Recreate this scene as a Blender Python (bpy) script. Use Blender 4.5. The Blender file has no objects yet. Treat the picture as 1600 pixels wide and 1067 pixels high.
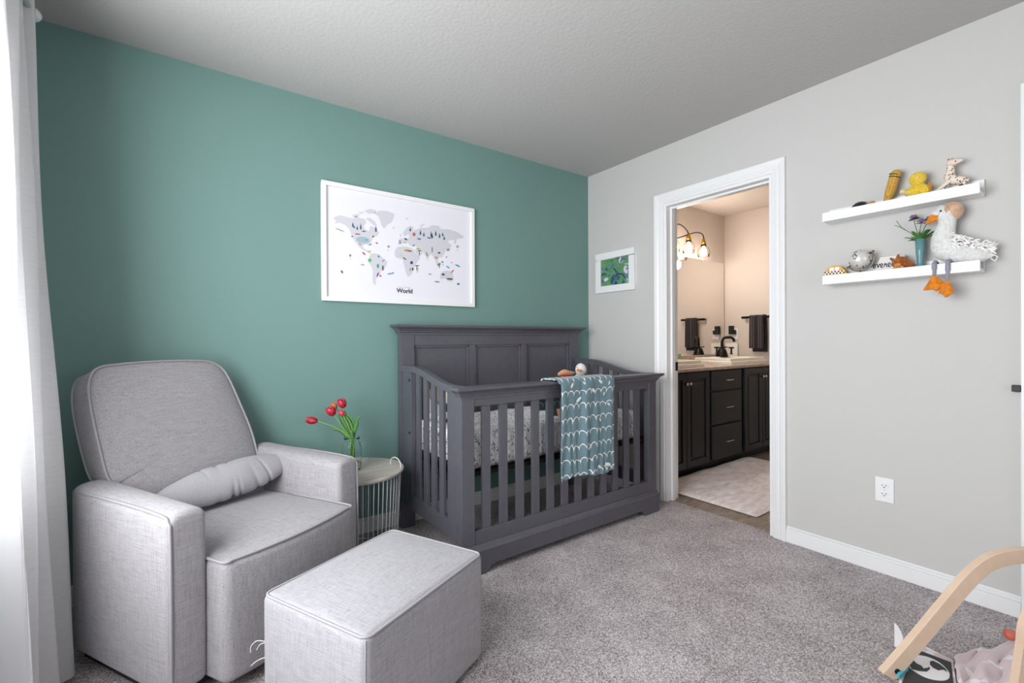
import bpy, bmesh, math, random
from mathutils import Vector, Matrix, geometry
R = math.radians
random.seed(7)
SC = bpy.context.scene
COL = SC.collection

# ---------------------------------------------------------------- camera
CAM = (-2.7039, -2.6632, 1.1149)
FPX, YAW, PITCH, ROLL = 716.35, 0.6273, -0.0032, -0.0049
_f = Vector((math.sin(YAW)*math.cos(PITCH), math.cos(YAW)*math.cos(PITCH), math.sin(PITCH)))
_r0 = Vector((math.cos(YAW), -math.sin(YAW), 0)); _u0 = _r0.cross(_f)
_r = math.cos(ROLL)*_r0 + math.sin(ROLL)*_u0
_u = -math.sin(ROLL)*_r0 + math.cos(ROLL)*_u0
cd = bpy.data.cameras.new('camera'); cam = bpy.data.objects.new('camera', cd); COL.objects.link(cam)
cd.sensor_width = 36; cd.lens = 36*FPX/1600; cd.clip_start = 0.02
cam.matrix_world = Matrix(((_r.x, _u.x, -_f.x, CAM[0]), (_r.y, _u.y, -_f.y, CAM[1]), (_r.z, _u.z, -_f.z, CAM[2]), (0, 0, 0, 1)))
SC.camera = cam

def at(px, py, ax, val):
    """measured pixel of the photograph -> point on the real plane axis=val"""
    d = _r*((px-800)/FPX) - _u*((py-533.5)/FPX) + _f
    o = Vector(CAM); t = (val-o[ax])/d[ax]
    return o + d*t

# ---------------------------------------------------------------- world, light, exposure
w = bpy.data.worlds.new('world'); SC.world = w; w.use_nodes = True
w.node_tree.nodes['Background'].inputs[0].default_value = (0.75, 0.85, 1, 1)
w.node_tree.nodes['Background'].inputs[1].default_value = 0.4
SC.view_settings.view_transform = 'Standard'; SC.view_settings.look = 'None'
SC.view_settings.exposure = 0.0; SC.view_settings.gamma = 1
try: SC.view_settings.use_curve_mapping = False
except Exception: pass

def area(name, loc, direction, sx, sy, power, col=(1, 1, 1), spread=180):
    l = bpy.data.lights.new(name, 'AREA'); l.shape = 'RECTANGLE'; l.size = sx; l.size_y = sy
    l.energy = power; l.color = col; l.spread = R(spread)
    o = bpy.data.objects.new(name, l); COL.objects.link(o); o.location = loc
    o.rotation_euler = Vector(direction).to_track_quat('-Z', 'Z' if abs(direction[2]) < .9 else 'Y').to_euler()
    return o
# daylight through the side window (left of the camera) plus a fill light added behind the camera
area('window_daylight', (-3.62, -1.70, 1.45), (1, 0, 0), 2.5, 2.2, 203, (0.955, 0.975, 1.0))
area('rear_fill_light', (-1.5, -4.34, 1.45), (0, 1, 0), 1.7, 1.4, 12, (0.97, 0.98, 1.0))

# ---------------------------------------------------------------- colour + materials
def lin(c):
    o = []
    for v in c:
        v /= 255
        o.append(v/12.92 if v <= .04045 else ((v+.055)/1.055)**2.4)
    return (*o, 1)
def mat(name, rgb, rough=.6, metal=0, spec=.5, **kw):
    m = bpy.data.materials.new(name); m.use_nodes = True
    b = m.node_tree.nodes['Principled BSDF']
    b.inputs['Base Color'].default_value = lin(rgb); b.inputs['Roughness'].default_value = rough
    b.inputs['Metallic'].default_value = metal; b.inputs['Specular IOR Level'].default_value = spec
    for k, v in kw.items(): b.inputs[k.replace('_', ' ')].default_value = v
    return m
class NT:
    def __init__(s, m): s.t = m.node_tree; s.b = s.t.nodes['Principled BSDF']
    def n(s, kind, **kw):
        nd = s.t.nodes.new(kind)
        for k, v in kw.items(): setattr(nd, k, v)
        return nd
    def l(s, a, b): s.t.links.new(a, b)
    def coord(s, scale=(1, 1, 1), rot=(0, 0, 0), loc=(0, 0, 0), kind='Object'):
        tc = s.n('ShaderNodeTexCoord'); mp = s.n('ShaderNodeMapping')
        mp.inputs['Scale'].default_value = scale; mp.inputs['Rotation'].default_value = rot; mp.inputs['Location'].default_value = loc
        s.l(tc.outputs[kind], mp.inputs[0]); return mp.outputs[0]
    def noise(s, vec, scale=5, detail=3, rough=.5):
        nd = s.n('ShaderNodeTexNoise'); nd.inputs['Scale'].default_value = scale
        nd.inputs['Detail'].default_value = detail; nd.inputs['Roughness'].default_value = rough
        s.l(vec, nd.inputs['Vector']); return nd.outputs['Fac']
    def math(s, op, a, b=None, c=None):
        nd = s.n('ShaderNodeMath', operation=op)
        for i, v in enumerate((a, b, c)):
            if v is None: continue
            if isinstance(v, (int, float)): nd.inputs[i].default_value = v
            else: s.l(v, nd.inputs[i])
        return nd.outputs[0]
    def ramp(s, fac, stops, interp='LINEAR'):
        nd = s.n('ShaderNodeValToRGB'); cr = nd.color_ramp; cr.interpolation = interp
        while len(cr.elements) < len(stops): cr.elements.new(.5)
        for e, (p, c) in zip(cr.elements, stops): e.position = p; e.color = lin(c)
        s.l(fac, nd.inputs[0]); return nd.outputs[0]
    def mix(s, fac, a, b):
        nd = s.n('ShaderNodeMix', data_type='RGBA')
        if isinstance(fac, (int, float)): nd.inputs[0].default_value = fac
        else: s.l(fac, nd.inputs[0])
        for i, v in ((6, a), (7, b)):
            if isinstance(v, tuple): nd.inputs[i].default_value = lin(v)
            else: s.l(v, nd.inputs[i])
        return nd.outputs[2]
    def color(s, c): s.l(c, s.b.inputs['Base Color'])
    def bump(s, h, strength=.3, dist=.002):
        nd = s.n('ShaderNodeBump'); nd.inputs['Strength'].default_value = strength; nd.inputs['Distance'].default_value = dist
        s.l(h, nd.inputs['Height']); s.l(nd.outputs[0], s.b.inputs['Normal'])

def paint(name, rgb, rough=.75, grain=55, strength=.12):
    m = mat(name, rgb, rough, spec=.3); t = NT(m)
    t.bump(t.noise(t.coord(), grain, 3, .6), strength, .004); return m
def linen(name, c1, c2, k=1.0, bump=.35):
    m = mat(name, c1, .92, spec=.15, Sheen_Weight=.15); t = NT(m)
    q = 420*k; p = 16*k
    n3 = [t.noise(t.coord(v), 1, 3, .6) for v in ((p, q, q), (q, p, q), (q, q, p))]
    s = t.math('MULTIPLY', t.math('ADD', t.math('ADD', n3[0], n3[1]), n3[2]), 1/3)
    t.color(t.ramp(s, [(.36, c2), (.50, c1), (.64, tuple(min(255, v+14) for v in c1))]))
    t.bump(s, bump, .0015); return m
def wood(name, c1, c2, scale=(3, 3, 40), rough=.5):
    m = mat(name, c1, rough); t = NT(m)
    t.color(t.ramp(t.noise(t.coord(scale), 1, 4, .6), [(.35, c2), (.65, c1)])); return m
def plush(name, c1, c2, scale=140, strength=.8):
    m = mat(name, c1, 1, spec=.1, Sheen_Weight=.4); t = NT(m)
    f = t.noise(t.coord(), scale, 3, .7)
    t.color(t.ramp(f, [(.35, c2), (.6, c1)])); t.bump(f, strength, .003); return m

M = {}
M['grey_wall'] = paint('grey_wall_paint', (200, 199, 196))
M['green_wall'] = paint('green_wall_paint', (115, 148, 142), .5)
M['ceiling'] = paint('ceiling_paint', (187, 185, 183), .9, 60, .5)
M['bath_wall'] = paint('bath_wall_paint', (212, 200, 190))
M['white'] = mat('white_trim_paint', (236, 236, 236), .35)
M['white_metal'] = mat('white_metal', (206, 210, 210), .35)
M['black_metal'] = mat('black_metal', (18, 17, 17), .4, .3)
M['dark'] = mat('dark_slot', (12, 12, 12), .6)
M['chair'] = linen('grey_linen', (158, 155, 158), (122, 119, 122))
M['ottoman'] = linen('light_linen', (159, 157, 161), (130, 127, 131))
M['piping'] = mat('piping_cloth', (158, 156, 159), .95, spec=.1)
M['bolster'] = linen('bolster_cloth', (163, 161, 165), (148, 146, 150), 1.4, .15)
M['crib'] = mat('crib_paint', (88, 86, 94), .33, spec=.6)
t = NT(M['crib']); g = t.noise(t.coord((30, 30, 30)), 1, 2); t.bump(g, .03, .001)
t.color(t.ramp(g, [(.3, (82, 81, 89)), (.7, (87, 86, 94))]))
M['cabinet'] = mat('black_cabinet_paint', (24, 27, 31), .45)
M['nickel'] = mat('nickel', (205, 200, 195), .25, 1)
M['gold'] = mat('brass', (190, 140, 50), .35, .8)
M['towel'] = plush('dark_towel_cloth', (62, 56, 58), (40, 36, 38), 200)
M['mirror'] = mat('mirror_glass', (235, 232, 228), .01, 1)
M['ply'] = wood('pale_plywood', (196, 188, 180), (180, 170, 162), (6, 40, 6))
M['beech'] = wood('beech_wood', (226, 200, 176), (218, 190, 166), (10, 10, 10), .45)
m = M['carpet'] = mat('carpet_pile', (150, 140, 138), 1, spec=.05); t = NT(m)
f1 = t.noise(t.coord(), 190, 4, .75); f2 = t.noise(t.coord(), 6, 3)
s = t.math('ADD', f1, t.math('MULTIPLY', t.math('SUBTRACT', f2, .5), .14))
t.color(t.ramp(s, [(.36, (112, 103, 104)), (.5, (188, 179, 180)), (.64, (242, 235, 236))])); t.bump(f1, .9, .006)
m = M['vinyl'] = mat('bath_floor_vinyl', (150, 135, 120), .5); t = NT(m)
t.color(t.ramp(t.noise(t.coord((4, 18, 4)), 3, 5, .65), [(.3, (120, 106, 96)), (.7, (176, 160, 146))]))
m = M['counter'] = mat('counter_laminate', (196, 180, 168), .35); t = NT(m)
t.color(t.ramp(t.noise(t.coord(), 30, 5, .7), [(.35, (168, 150, 138)), (.65, (208, 192, 180))]))
m = M['rug'] = mat('rug_cloth', (214, 204, 204), 1, Sheen_Weight=.3); t = NT(m)
f = t.noise(t.coord((9, 26, 9)), 1, 4, .6)
t.color(t.ramp(f, [(.35, (226, 210, 210)), (.6, (250, 244, 242))])); t.bump(f, .6, .02)
m = M['curtain'] = mat('curtain_cloth', (212, 211, 213), .95, spec=.1); t = NT(m)
f = t.noise(t.coord((30, 30, 380)), 1, 3, .6)
t.color(t.ramp(f, [(.3, (222, 221, 222)), (.7, (236, 235, 236))])); t.bump(f, .3, .001)
tr = t.n('ShaderNodeBsdfTranslucent'); tr.inputs[0].default_value = (.8, .8, .8, 1); mx = t.n('ShaderNodeMixShader'); mx.inputs[0].default_value = .38
t.l(t.b.outputs[0], mx.inputs[1]); t.l(tr.outputs[0], mx.inputs[2]); t.l(mx.outputs[0], t.t.nodes['Material Output'].inputs[0])
m = M['glass'] = mat('clear_glass', (252, 255, 255), .02, Transmission_Weight=1, IOR=1.13)
M['teal_glass'] = mat('teal_glass', (120, 170, 175), .08, Transmission_Weight=.35, IOR=1.4)
m = M['bulb'] = mat('lit_bulb', (255, 240, 220), .5); b = m.node_tree.nodes['Principled BSDF']
b.inputs['Emission Color'].default_value = (1, .82, .62, 1); b.inputs['Emission Strength'].default_value = 12
m = M['sheet'] = mat('printed_sheet', (240, 240, 243), .9); t = NT(m)
v = t.coord((70, 26, 26), (0.3, .5, .4)); n1 = t.noise(v, 1, 2, .5)
ln = t.math('LESS_THAN', t.math('ABSOLUTE', t.math('SUBTRACT', n1, .5)), .024)
gate = t.math('GREATER_THAN', t.noise(t.coord(), 60, 2), .46)
t.color(t.mix(t.math('MULTIPLY', ln, gate), (250, 250, 252), (52, 54, 62)))
# blue knitted blanket with white scallop rows and leaves
m = M['blanket'] = mat('blue_knit', (116, 146, 158), .95, Sheen_Weight=.2); t = NT(m)
co = t.coord(); sp = t.n('ShaderNodeSeparateXYZ'); t.l(co, sp.inputs[0])
wob = t.math('MULTIPLY', t.math('SUBTRACT', t.noise(co, 14, 1), .5), .022)
u = t.math('FRACT', t.math('DIVIDE', t.math('ADD', sp.outputs[0], t.math('MULTIPLY', wob, 1.2)), .042))
arc = t.math('MULTIPLY', t.math('SQRT', t.math('SUBTRACT', 1.0, t.math('POWER', t.math('SUBTRACT', t.math('MULTIPLY', u, 2), 1), 2))), .027)
vv = t.math('MULTIPLY', t.math('FRACT', t.math('DIVIDE', t.math('ADD', sp.outputs[2], t.math('ADD', wob, 1.0)), .0745)), .0745)
dl = t.math('ABSOLUTE', t.math('SUBTRACT', vv, t.math('ADD', arc, .012)))
slope = t.math('ADD', .0026, t.math('MULTIPLY', t.math('POWER', t.math('ABSOLUTE', t.math('SUBTRACT', t.math('MULTIPLY', u, 2), 1)), 8), .007))
l1 = t.math('LESS_THAN', dl, slope)
l1 = t.math('MULTIPLY', l1, t.math('GREATER_THAN', sp.outputs[2], -.385))
knit = t.noise(t.coord((500, 500, 160)), 1, 2)
base = t.ramp(knit, [(.3, (88, 116, 126)), (.7, (118, 144, 152))])
t.color(t.mix(l1, base, (236, 238, 234))); t.bump(knit, .5, .002)
M['cream'] = mat('cream_print', (236, 236, 230), .95)
M['paper'] = mat('poster_paper', (232, 231, 238), .7)
m = M['art'] = mat('swirl_painting', (80, 150, 60), .5); t = NT(m)
co = t.coord((1, 1, 1), (0, 0, 0), (3, 5, 2)); wv = t.n('ShaderNodeTexNoise'); wv.inputs['Scale'].default_value = 13
wv.inputs['Detail'].default_value = 1.5; wv.inputs['Distortion'].default_value = 1.6; t.l(co, wv.inputs['Vector'])
t.color(t.ramp(wv.outputs['Fac'], [(.33, (34, 52, 92)), (.39, (70, 96, 128)), (.43, (64, 118, 96)), (.46, (110, 160, 110)), (.485, (60, 116, 70)), (.51, (104, 176, 60)), (.54, (70, 130, 76)), (.57, (126, 148, 170)), (.61, (52, 66, 104)), (.67, (205, 210, 218))]))

# ---------------------------------------------------------------- object helpers
MAT = {}
def link(o): COL.objects.link(o); return o
def tag(o, label=None, cat=None, group=None, kind=None):
    if label: o['label'] = label
    if cat: o['category'] = cat
    if group: o['group'] = group
    if kind: o['kind'] = kind
    return o
def thing(name, label, cat, loc=(0, 0, 0), rz=0, group=None):
    o = link(bpy.data.objects.new(name, None)); o.location = loc; o.rotation_euler = (0, 0, rz)
    o.empty_display_size = .05
    MAT[o.name] = Matrix.Translation(loc) @ Matrix.Rotation(rz, 4, 'Z')
    return tag(o, label, cat, group)
class MB:
    def __init__(s): s.v = []; s.f = []; s.m = []
    def add(s, vs, fs, mi=0):
        b = len(s.v); s.v += [tuple(v) for v in vs]; s.f += [tuple(i+b for i in f) for f in fs]; s.m += [mi]*len(fs); return s
    def box(s, x0, x1, y0, y1, z0, z1, mi=0):
        x0, x1 = sorted((x0, x1)); y0, y1 = sorted((y0, y1)); z0, z1 = sorted((z0, z1))
        vs = [(x, y, z) for x in (x0, x1) for y in (y0, y1) for z in (z0, z1)]
        return s.add(vs, [(0, 1, 3, 2), (4, 6, 7, 5), (0, 4, 5, 1), (2, 3, 7, 6), (0, 2, 6, 4), (1, 5, 7, 3)], mi)
    def prism(s, poly, ax, a, b, mi=0):
        """2-D polygon extruded along axis ax from a to b"""
        def P(p, t):
            q = list(p); q.insert(ax, t); return tuple(q)
        n = len(poly); vs = [P(p, a) for p in poly]+[P(p, b) for p in poly]
        tri = geometry.tessellate_polygon([[Vector((p[0], p[1], 0)) for p in poly]])
        fs = [tuple(x) for x in tri]+[tuple(n+i for i in reversed(x)) for x in tri]
        fs += [(i, (i+1) % n, n+(i+1) % n, n+i) for i in range(n)]
        return s.add(vs, fs, mi)
    def flat(s, poly3, mi=0):
        tri = geometry.tessellate_polygon([[Vector(p) for p in poly3]])
        return s.add(poly3, [tuple(x) for x in tri], mi)
    def tube(s, path, r, n=8, closed=False, mi=0, cap=True, flat=None):
        """r: number or list; flat=(vector, factor) squashes the section along a direction"""
        P = [Vector(p) for p in path]; k = len(P)
        rr = r if isinstance(r, (list, tuple)) else [r]*k
        ref = None; vs = []
        for i, p in enumerate(P):
            a = P[(i-1) % k] if (closed or i > 0) else P[i]
            b = P[(i+1) % k] if (closed or i < k-1) else P[i]
            t = (b-a); t = t.normalized() if t.length > 1e-9 else Vector((0, 0, 1))
            if ref is None: ref = Vector((0, 0, 1)) if abs(t.z) < .9 else Vector((1, 0, 0))
            ref = (ref - t*ref.dot(t)); ref = ref.normalized() if ref.length > 1e-6 else t.orthogonal().normalized()
            bn = t.cross(ref)
            for j in range(n):
                an = 2*math.pi*j/n; o = (ref*math.cos(an)+bn*math.sin(an))*rr[i]
                if flat: fv = Vector(flat[0]); o -= fv*(o.dot(fv)*(1-flat[1]))
                vs.append(p+o)
        fs = []
        for i in range(k if closed else k-1):
            for j in range(n):
                a = i*n+j; b = i*n+(j+1) % n; c = ((i+1) % k)*n+(j+1) % n; d = ((i+1) % k)*n+j
                fs.append((a, b, c, d))
        if cap and not closed: fs += [tuple(reversed(range(n))), tuple(range((k-1)*n, k*n))]
        return s.add(vs, fs, mi)
    def lathe(s, prof, c=(0, 0, 0), n=28, mi=0, axis=None):
        vs = []; fs = []
        q = Vector((0, 0, 1)).rotation_difference(Vector(axis)) if axis else None
        for r, z in prof:
            for j in range(n):
                p = Vector((r*math.cos(2*math.pi*j/n), r*math.sin(2*math.pi*j/n), z))
                if q: p = q @ p
                vs.append(p+Vector(c))
        for i in range(len(prof)-1):
            for j in range(n): fs.append((i*n+j, i*n+(j+1) % n, (i+1)*n+(j+1) % n, (i+1)*n+j))
        if prof[0][0] > 1e-6: fs.append(tuple(reversed(range(n))))
        if prof[-1][0] > 1e-6: fs.append(tuple(range((len(prof)-1)*n, len(prof)*n)))
        return s.add(vs, fs, mi)
    def ball(s, c, r, n=16, mi=0, q=None):
        rx, ry, rz = r if isinstance(r, tuple) else (r, r, r); vs = []; fs = []; h = n//2
        for i in range(h+1):
            a = math.pi*i/h
            for j in range(n):
                p = Vector((rx*math.sin(a)*math.cos(2*math.pi*j/n), ry*math.sin(a)*math.sin(2*math.pi*j/n), rz*math.cos(a)))
                if q: p = q @ p
                vs.append(p+Vector(c))
        for i in range(h):
            for j in range(n): fs.append((i*n+j, (i+1)*n+j, (i+1)*n+(j+1) % n, i*n+(j+1) % n))
        return s.add(vs, fs, mi)
    def grid(s, fn, nu, nv, mi=0):
        vs = [fn(i/nu, j/nv) for i in range(nu+1) for j in range(nv+1)]
        fs = [(i*(nv+1)+j, (i+1)*(nv+1)+j, (i+1)*(nv+1)+j+1, i*(nv+1)+j+1) for i in range(nu) for j in range(nv)]
        return s.add(vs, fs, mi)
    def soft(s, c, half, r, puff=(0, 0, 0), n=14, mi=0, warp=None):
        """upholstered box: rounded edges, each face pushed out by puff"""
        hx, hy, hz = half; vs = []; fs = []; idx = {}
        def ax(h):
            k = 5; e = [-h+(r*(i/k)) for i in range(k)]
            mid = [-h+r+(2*h-2*r)*i/n for i in range(n+1)]
            return e+mid+[-v for v in reversed(e)]
        X, Y, Z = ax(hx), ax(hy), ax(hz); K = len(X)
        def vert(i, j, k):
            key = (i, j, k)
            if key in idx: return idx[key]
            p = Vector((X[i], Y[j], Z[k]))
            inn = Vector([max(-h+r, min(h-r, v)) for v, h in zip(p, half)])
            d = p-inn
            if d.length > 1e-9: p = inn+d.normalized()*r
            a = [1-(v/h)**2 if abs(v) < h else 0 for v, h in zip(p, half)]
            p.x += math.copysign(1, p.x)*puff[0]*a[1]*a[2]*(abs(p.x)/hx)**2
            p.y += math.copysign(1, p.y)*puff[1]*a[0]*a[2]*(abs(p.y)/hy)**2
            p.z += puff[2]*a[0]*a[1]*max(0, p.z/hz)**2
            if warp: p = warp(p)
            idx[key] = len(vs); vs.append(p+Vector(c)); return idx[key]
        m_ = K-1
        for a in range(m_):
            for b in range(m_):
                for k in (0, m_):
                    q = [vert(a, b, k), vert(a+1, b, k), vert(a+1, b+1, k), vert(a, b+1, k)]; fs.append(tuple(q if k else reversed(q)))
                    q = [vert(a, k, b), vert(a, k, b+1), vert(a+1, k, b+1), vert(a+1, k, b)]; fs.append(tuple(q if k else reversed(q)))
                    q = [vert(k, a, b), vert(k, a+1, b), vert(k, a+1, b+1), vert(k, a, b+1)]; fs.append(tuple(q if k else reversed(q)))
        return s.add(vs, fs, mi)
    def build(s, name, mats, parent=None, smooth=False, bevel=0, local=False, solid=0, sub=0, origin=None):
        me = bpy.data.meshes.new(name)
        Mx = MAT.get(parent.name, Matrix()) if parent else Matrix()
        if parent and not local: inv = Mx.inverted(); vs = [inv @ Vector(v) for v in s.v]
        elif not parent and not local:
            if origin is None:
                xs, ys, zs = zip(*s.v); origin = ((min(xs)+max(xs))/2, (min(ys)+max(ys))/2, min(zs))
            vs = [Vector(v)-Vector(origin) for v in s.v]
        else: vs = [Vector(v) for v in s.v]
        me.from_pydata([tuple(v) for v in vs], [], s.f)
        for m_ in (mats if isinstance(mats, (list, tuple)) else [mats]): me.materials.append(m_)
        me.polygons.foreach_set('material_index', s.m)
        bm = bmesh.new(); bm.from_mesh(me); bmesh.ops.remove_doubles(bm, verts=bm.verts, dist=1e-6)
        if not solid: bmesh.ops.recalc_face_normals(bm, faces=bm.faces)
        bm.to_mesh(me); bm.free()
        if smooth: me.polygons.foreach_set('use_smooth', [True]*len(me.polygons))
        o = link(bpy.data.objects.new(name, me))
        if parent: o.parent = parent; MAT[o.name] = Mx
        else:
            if origin is not None: o.location = origin
            MAT[o.name] = Matrix.Translation(o.location)
        if solid: md = o.modifiers.new('solid', 'SOLIDIFY'); md.thickness = solid; md.offset = 0
        if bevel: md = o.modifiers.new('bevel', 'BEVEL'); md.width = bevel; md.segments = 2; md.limit_method = 'ANGLE'; md.angle_limit = R(40)
        if sub: md = o.modifiers.new('sub', 'SUBSURF'); md.levels = sub; md.render_levels = sub
        return o
def B(*a): return MB().box(*a)
def struct(name, mb, m_, parent=None, **kw):
    o = mb.build(name, m_, parent, **kw)
    if not parent: o['kind'] = 'structure'
    return o
def smooth_path(pts, k=8, closed=False):
    P = [Vector(p) for p in pts]; n = len(P); out = []
    for i in range(n if closed else n-1):
        p0 = P[(i-1) % n] if closed or i > 0 else P[i]; p1 = P[i]; p2 = P[(i+1) % n]
        p3 = P[(i+2) % n] if closed or i+2 < n else p2
        for j in range(k):
            t_ = j/k
            out.append(.5*((2*p1)+(-p0+p2)*t_+(2*p0-5*p1+4*p2-p3)*t_**2+(-p0+3*p1-3*p2+p3)*t_**3))
    if not closed: out.append(P[-1])
    return out
def blob(mb, pts, k=6, n=14, mi=0, flat=None):
    """organic body: smooth sweep through (x, y, z, radius) points with rounded ends"""
    P = smooth_path([p[:3] for p in pts], k); rr = [v.x for v in smooth_path([(p[3], 0, 0) for p in pts], k)]
    d0 = (P[0]-P[1]).normalized(); d1 = (P[-1]-P[-2]).normalized(); r0, r1 = rr[0], rr[-1]
    A = [(P[0]+d0*r0*math.sin(a), r0*math.cos(a)) for a in (1.55, 1.2, .8, .4)]
    Z = [(P[-1]+d1*r1*math.sin(a), r1*math.cos(a)) for a in (.4, .8, 1.2, 1.55)]
    P = [a[0] for a in A]+P+[z[0] for z in Z]; rr = [a[1] for a in A]+rr+[z[1] for z in Z]
    return mb.tube(P, rr, n, mi=mi, flat=flat)
def text_mesh(txt, size, extrude=.0004, offset=0, sx=1):
    cu = bpy.data.curves.new('t', 'FONT'); cu.body = txt; cu.size = size; cu.extrude = extrude; cu.offset = offset
    cu.align_x = 'CENTER'
    o = bpy.data.objects.new('t', cu); COL.objects.link(o)
    me = bpy.data.meshes.new_from_object(o.evaluated_get(bpy.context.evaluated_depsgraph_get()))
    mb = MB(); mb.add([(v.co.x*sx, v.co.y, v.co.z) for v in me.vertices], [tuple(p.vertices) for p in me.polygons])
    bpy.data.objects.remove(o); bpy.data.curves.remove(cu); return mb
# ================================================================ ROOM SHELL
H = 2.44; XL = -3.26; YB = -4.4
DY0, DY1, DT = -.722, -1.437, 2.043       # bathroom door opening inside the casing
struct('floor', B(XL-.1, .05, .12, YB-.1, -.06, 0), M['carpet'])
struct('ceiling', B(XL-.1, .115, .12, YB-.1, H, H+.08), M['ceiling'])
struct('wall_back', B(XL-.1, .115, 0, .12, 0, H), M['green_wall'])
wr = MB()
wr.box(0, .115, 0, DY0+.0, 0, H); wr.box(0, .115, DY0, DY1, DT, H); wr.box(0, .115, DY1, -2.46, 0, H)
wr.box(0, .115, -2.46, -3.24, DT, H); wr.box(0, .115, -3.24, YB, 0, H)
struct('wall_right', wr, M['grey_wall'])
wl = MB()
WY0, WY1, WZ0, WZ1 = -.62, -2.5, .65, 2.18
wl.box(XL-.1, XL, 0, WY0, 0, H); wl.box(XL-.1, XL, WY1, YB, 0, H); wl.box(XL-.1, XL, WY0, WY1, 0, WZ0); wl.box(XL-.1, XL, WY0, WY1, WZ1, H)
struct('wall_left', wl, M['grey_wall'])
wf = MB(); wf.box(XL-.1, 0.115, YB-.1, YB, 0, .75); wf.box(XL-.1, .115, YB-.1, YB, 2.15, H)
wf.box(XL-.1, -2.4, YB-.1, YB, .75, 2.15); wf.box(-.6, .115, YB-.1, YB, .75, 2.15)
struct('wall_front', wf, M['grey_wall'])
def window(name, ax, a0, a1, z0, z1, p):
    m_ = MB()
    def bx(u0, u1, w0, w1, q0, q1): m_.box(q0, q1, u0, u1, w0, w1) if ax == 0 else m_.box(u0, u1, q0, q1, w0, w1)
    e = .05
    for w0, w1 in ((z0, z0+e), (z1-e, z1), ((z0+z1)/2-.02, (z0+z1)/2+.02)): bx(a0, a1, w0, w1, p-.06, p-.02)
    for u0, u1 in ((a0, a0+e), (a1-e, a1)): bx(u0, u1, z0, z1, p-.06, p-.02)
    return struct(name, m_, M['white'])
window('window_1', 0, WY1, WY0, WZ0, WZ1, XL)
window('added_rear_window', 1, -2.4, -.6, .75, 2.15, YB)  # unseen window, added to carry the rear fill light

def skirting(name, ax, a0, a1, p, sgn, gap=()):
    m_ = MB()
    for q, z0, z1 in ((.014, 0, .062), (.010, .062, .076), (.006, .076, .086)):
        if ax == 0: m_.box(a0, a1, p, p+sgn*q, z0, z1)
        else: m_.box(p, p+sgn*q, a0, a1, z0, z1)
    return struct(name, m_, M['white'], bevel=.0015)
skirting('baseboard_back', 0, XL, 0, 0, -1)
skirting('baseboard_right', 1, -1.507, -2.376, 0, -1)
skirting('baseboard_right_corner', 1, -.016, -.652, 0, -1)
skirting('baseboard_left', 1, -.016, YB, XL, 1)

def casing(m_, y0, y1, zt, x0=0, s=-1):
    """stepped door casing round opening y0 > y1, on wall face x0"""
    prof = [(0, 0), (0, .008), (.003, .010), (.014, .011), (.017, .014), (.028, .0155), (.031, .012), (.035, .012), (.046, .017), (.062, .020), (.068, .020), (.070, .018), (.070, 0)]
    vs = []; fs = []; n = len(prof)
    for o, th in prof: vs += [(x0+s*th, y0+o, 0), (x0+s*th, y0+o, zt+o), (x0+s*th, y1-o, zt+o), (x0+s*th, y1-o, 0)]
    for i in range(n):
        k = (i+1) % n
        for j in range(3): fs.append((i*4+j, i*4+j+1, k*4+j+1, k*4+j))
    fs += [tuple(i*4 for i in range(n)), tuple(i*4+3 for i in range(n))]
    m_.add(vs, fs)
dm = MB(); casing(dm, DY0, DY1, DT)
d1 = struct('door_1', dm, M['white'])
jm = MB()
jy0, jy1 = DY0-.012, DY1+.012
jm.box(-.001, .125, DY0+.002, jy0-.008, 0, DT+.002); jm.box(-.001, .125, DY1-.002, jy1+.008, 0, DT+.002); jm.box(-.0012, .1252, jy0-.008, jy1+.008, DT-.018, DT+.0018)
jm.box(.045, .08, jy0-.002, jy0-.020, 0, DT-.017); jm.box(.045, .08, jy1+.002, jy1+.020, 0, DT-.017); jm.box(.046, .079, jy0-.020, jy1+.020, DT-.03, DT-.010)
jm.build('door_jamb', M['white'], d1, bevel=.0015)
B(.088, .122, jy0-.007, jy0-.011, .895, .955).build('strike_plate', M['black_metal'], d1)
dm = MB(); casing(dm, -2.447, -3.25, DT)
d2 = struct('door_2', dm, M['white'])
jm = MB(); jm.box(.04, .075, -2.447, -3.25, 0.01, DT); 
for z0, z1 in ((.15, .95), (1.05, 1.9)):
    jm.box(.034, .04, -2.56, -2.80, z0, z1); jm.box(.034, .04, -2.9, -3.14, z0, z1)
jm.build('door_panel', M['white'], d2, bevel=.004)
B(-.004, -.022, -2.352, -2.378, .900, .926).build('latch_plate', M['black_metal'], d2, bevel=.002)
# bathroom beyond the doorway
struct('floor_bathroom', B(.05, 2.2, .1, -2.3, -.06, -.002), M['vinyl'])
struct('ceiling_bathroom', B(.115, 2.2, .1, -2.3, H, H+.08), M['bath_wall'])
struct('wall_bathroom_mirror_side', B(.115, 2.2, 0, .12, 0, H), M['bath_wall'])
struct('wall_bathroom_far', B(2.07, 2.2, 0, -2.3, 0, H), M['bath_wall'])
struct('wall_bathroom_near', B(.115, 2.2, -2.2, -2.3, 0, H), M['bath_wall'])
bl = MB(); bl.box(.115, .118, 0, DY0, 0, H); bl.box(.115, .118, DY1, -2.2, 0, H); bl.box(.115, .118, DY0, DY1, DT, H)
struct('wall_bathroom_door_side', bl, M['bath_wall'])
struct('baseboard_bathroom', B(2.055, 2.07, -.56, -2.2, 0, .085), M['white'])

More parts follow.
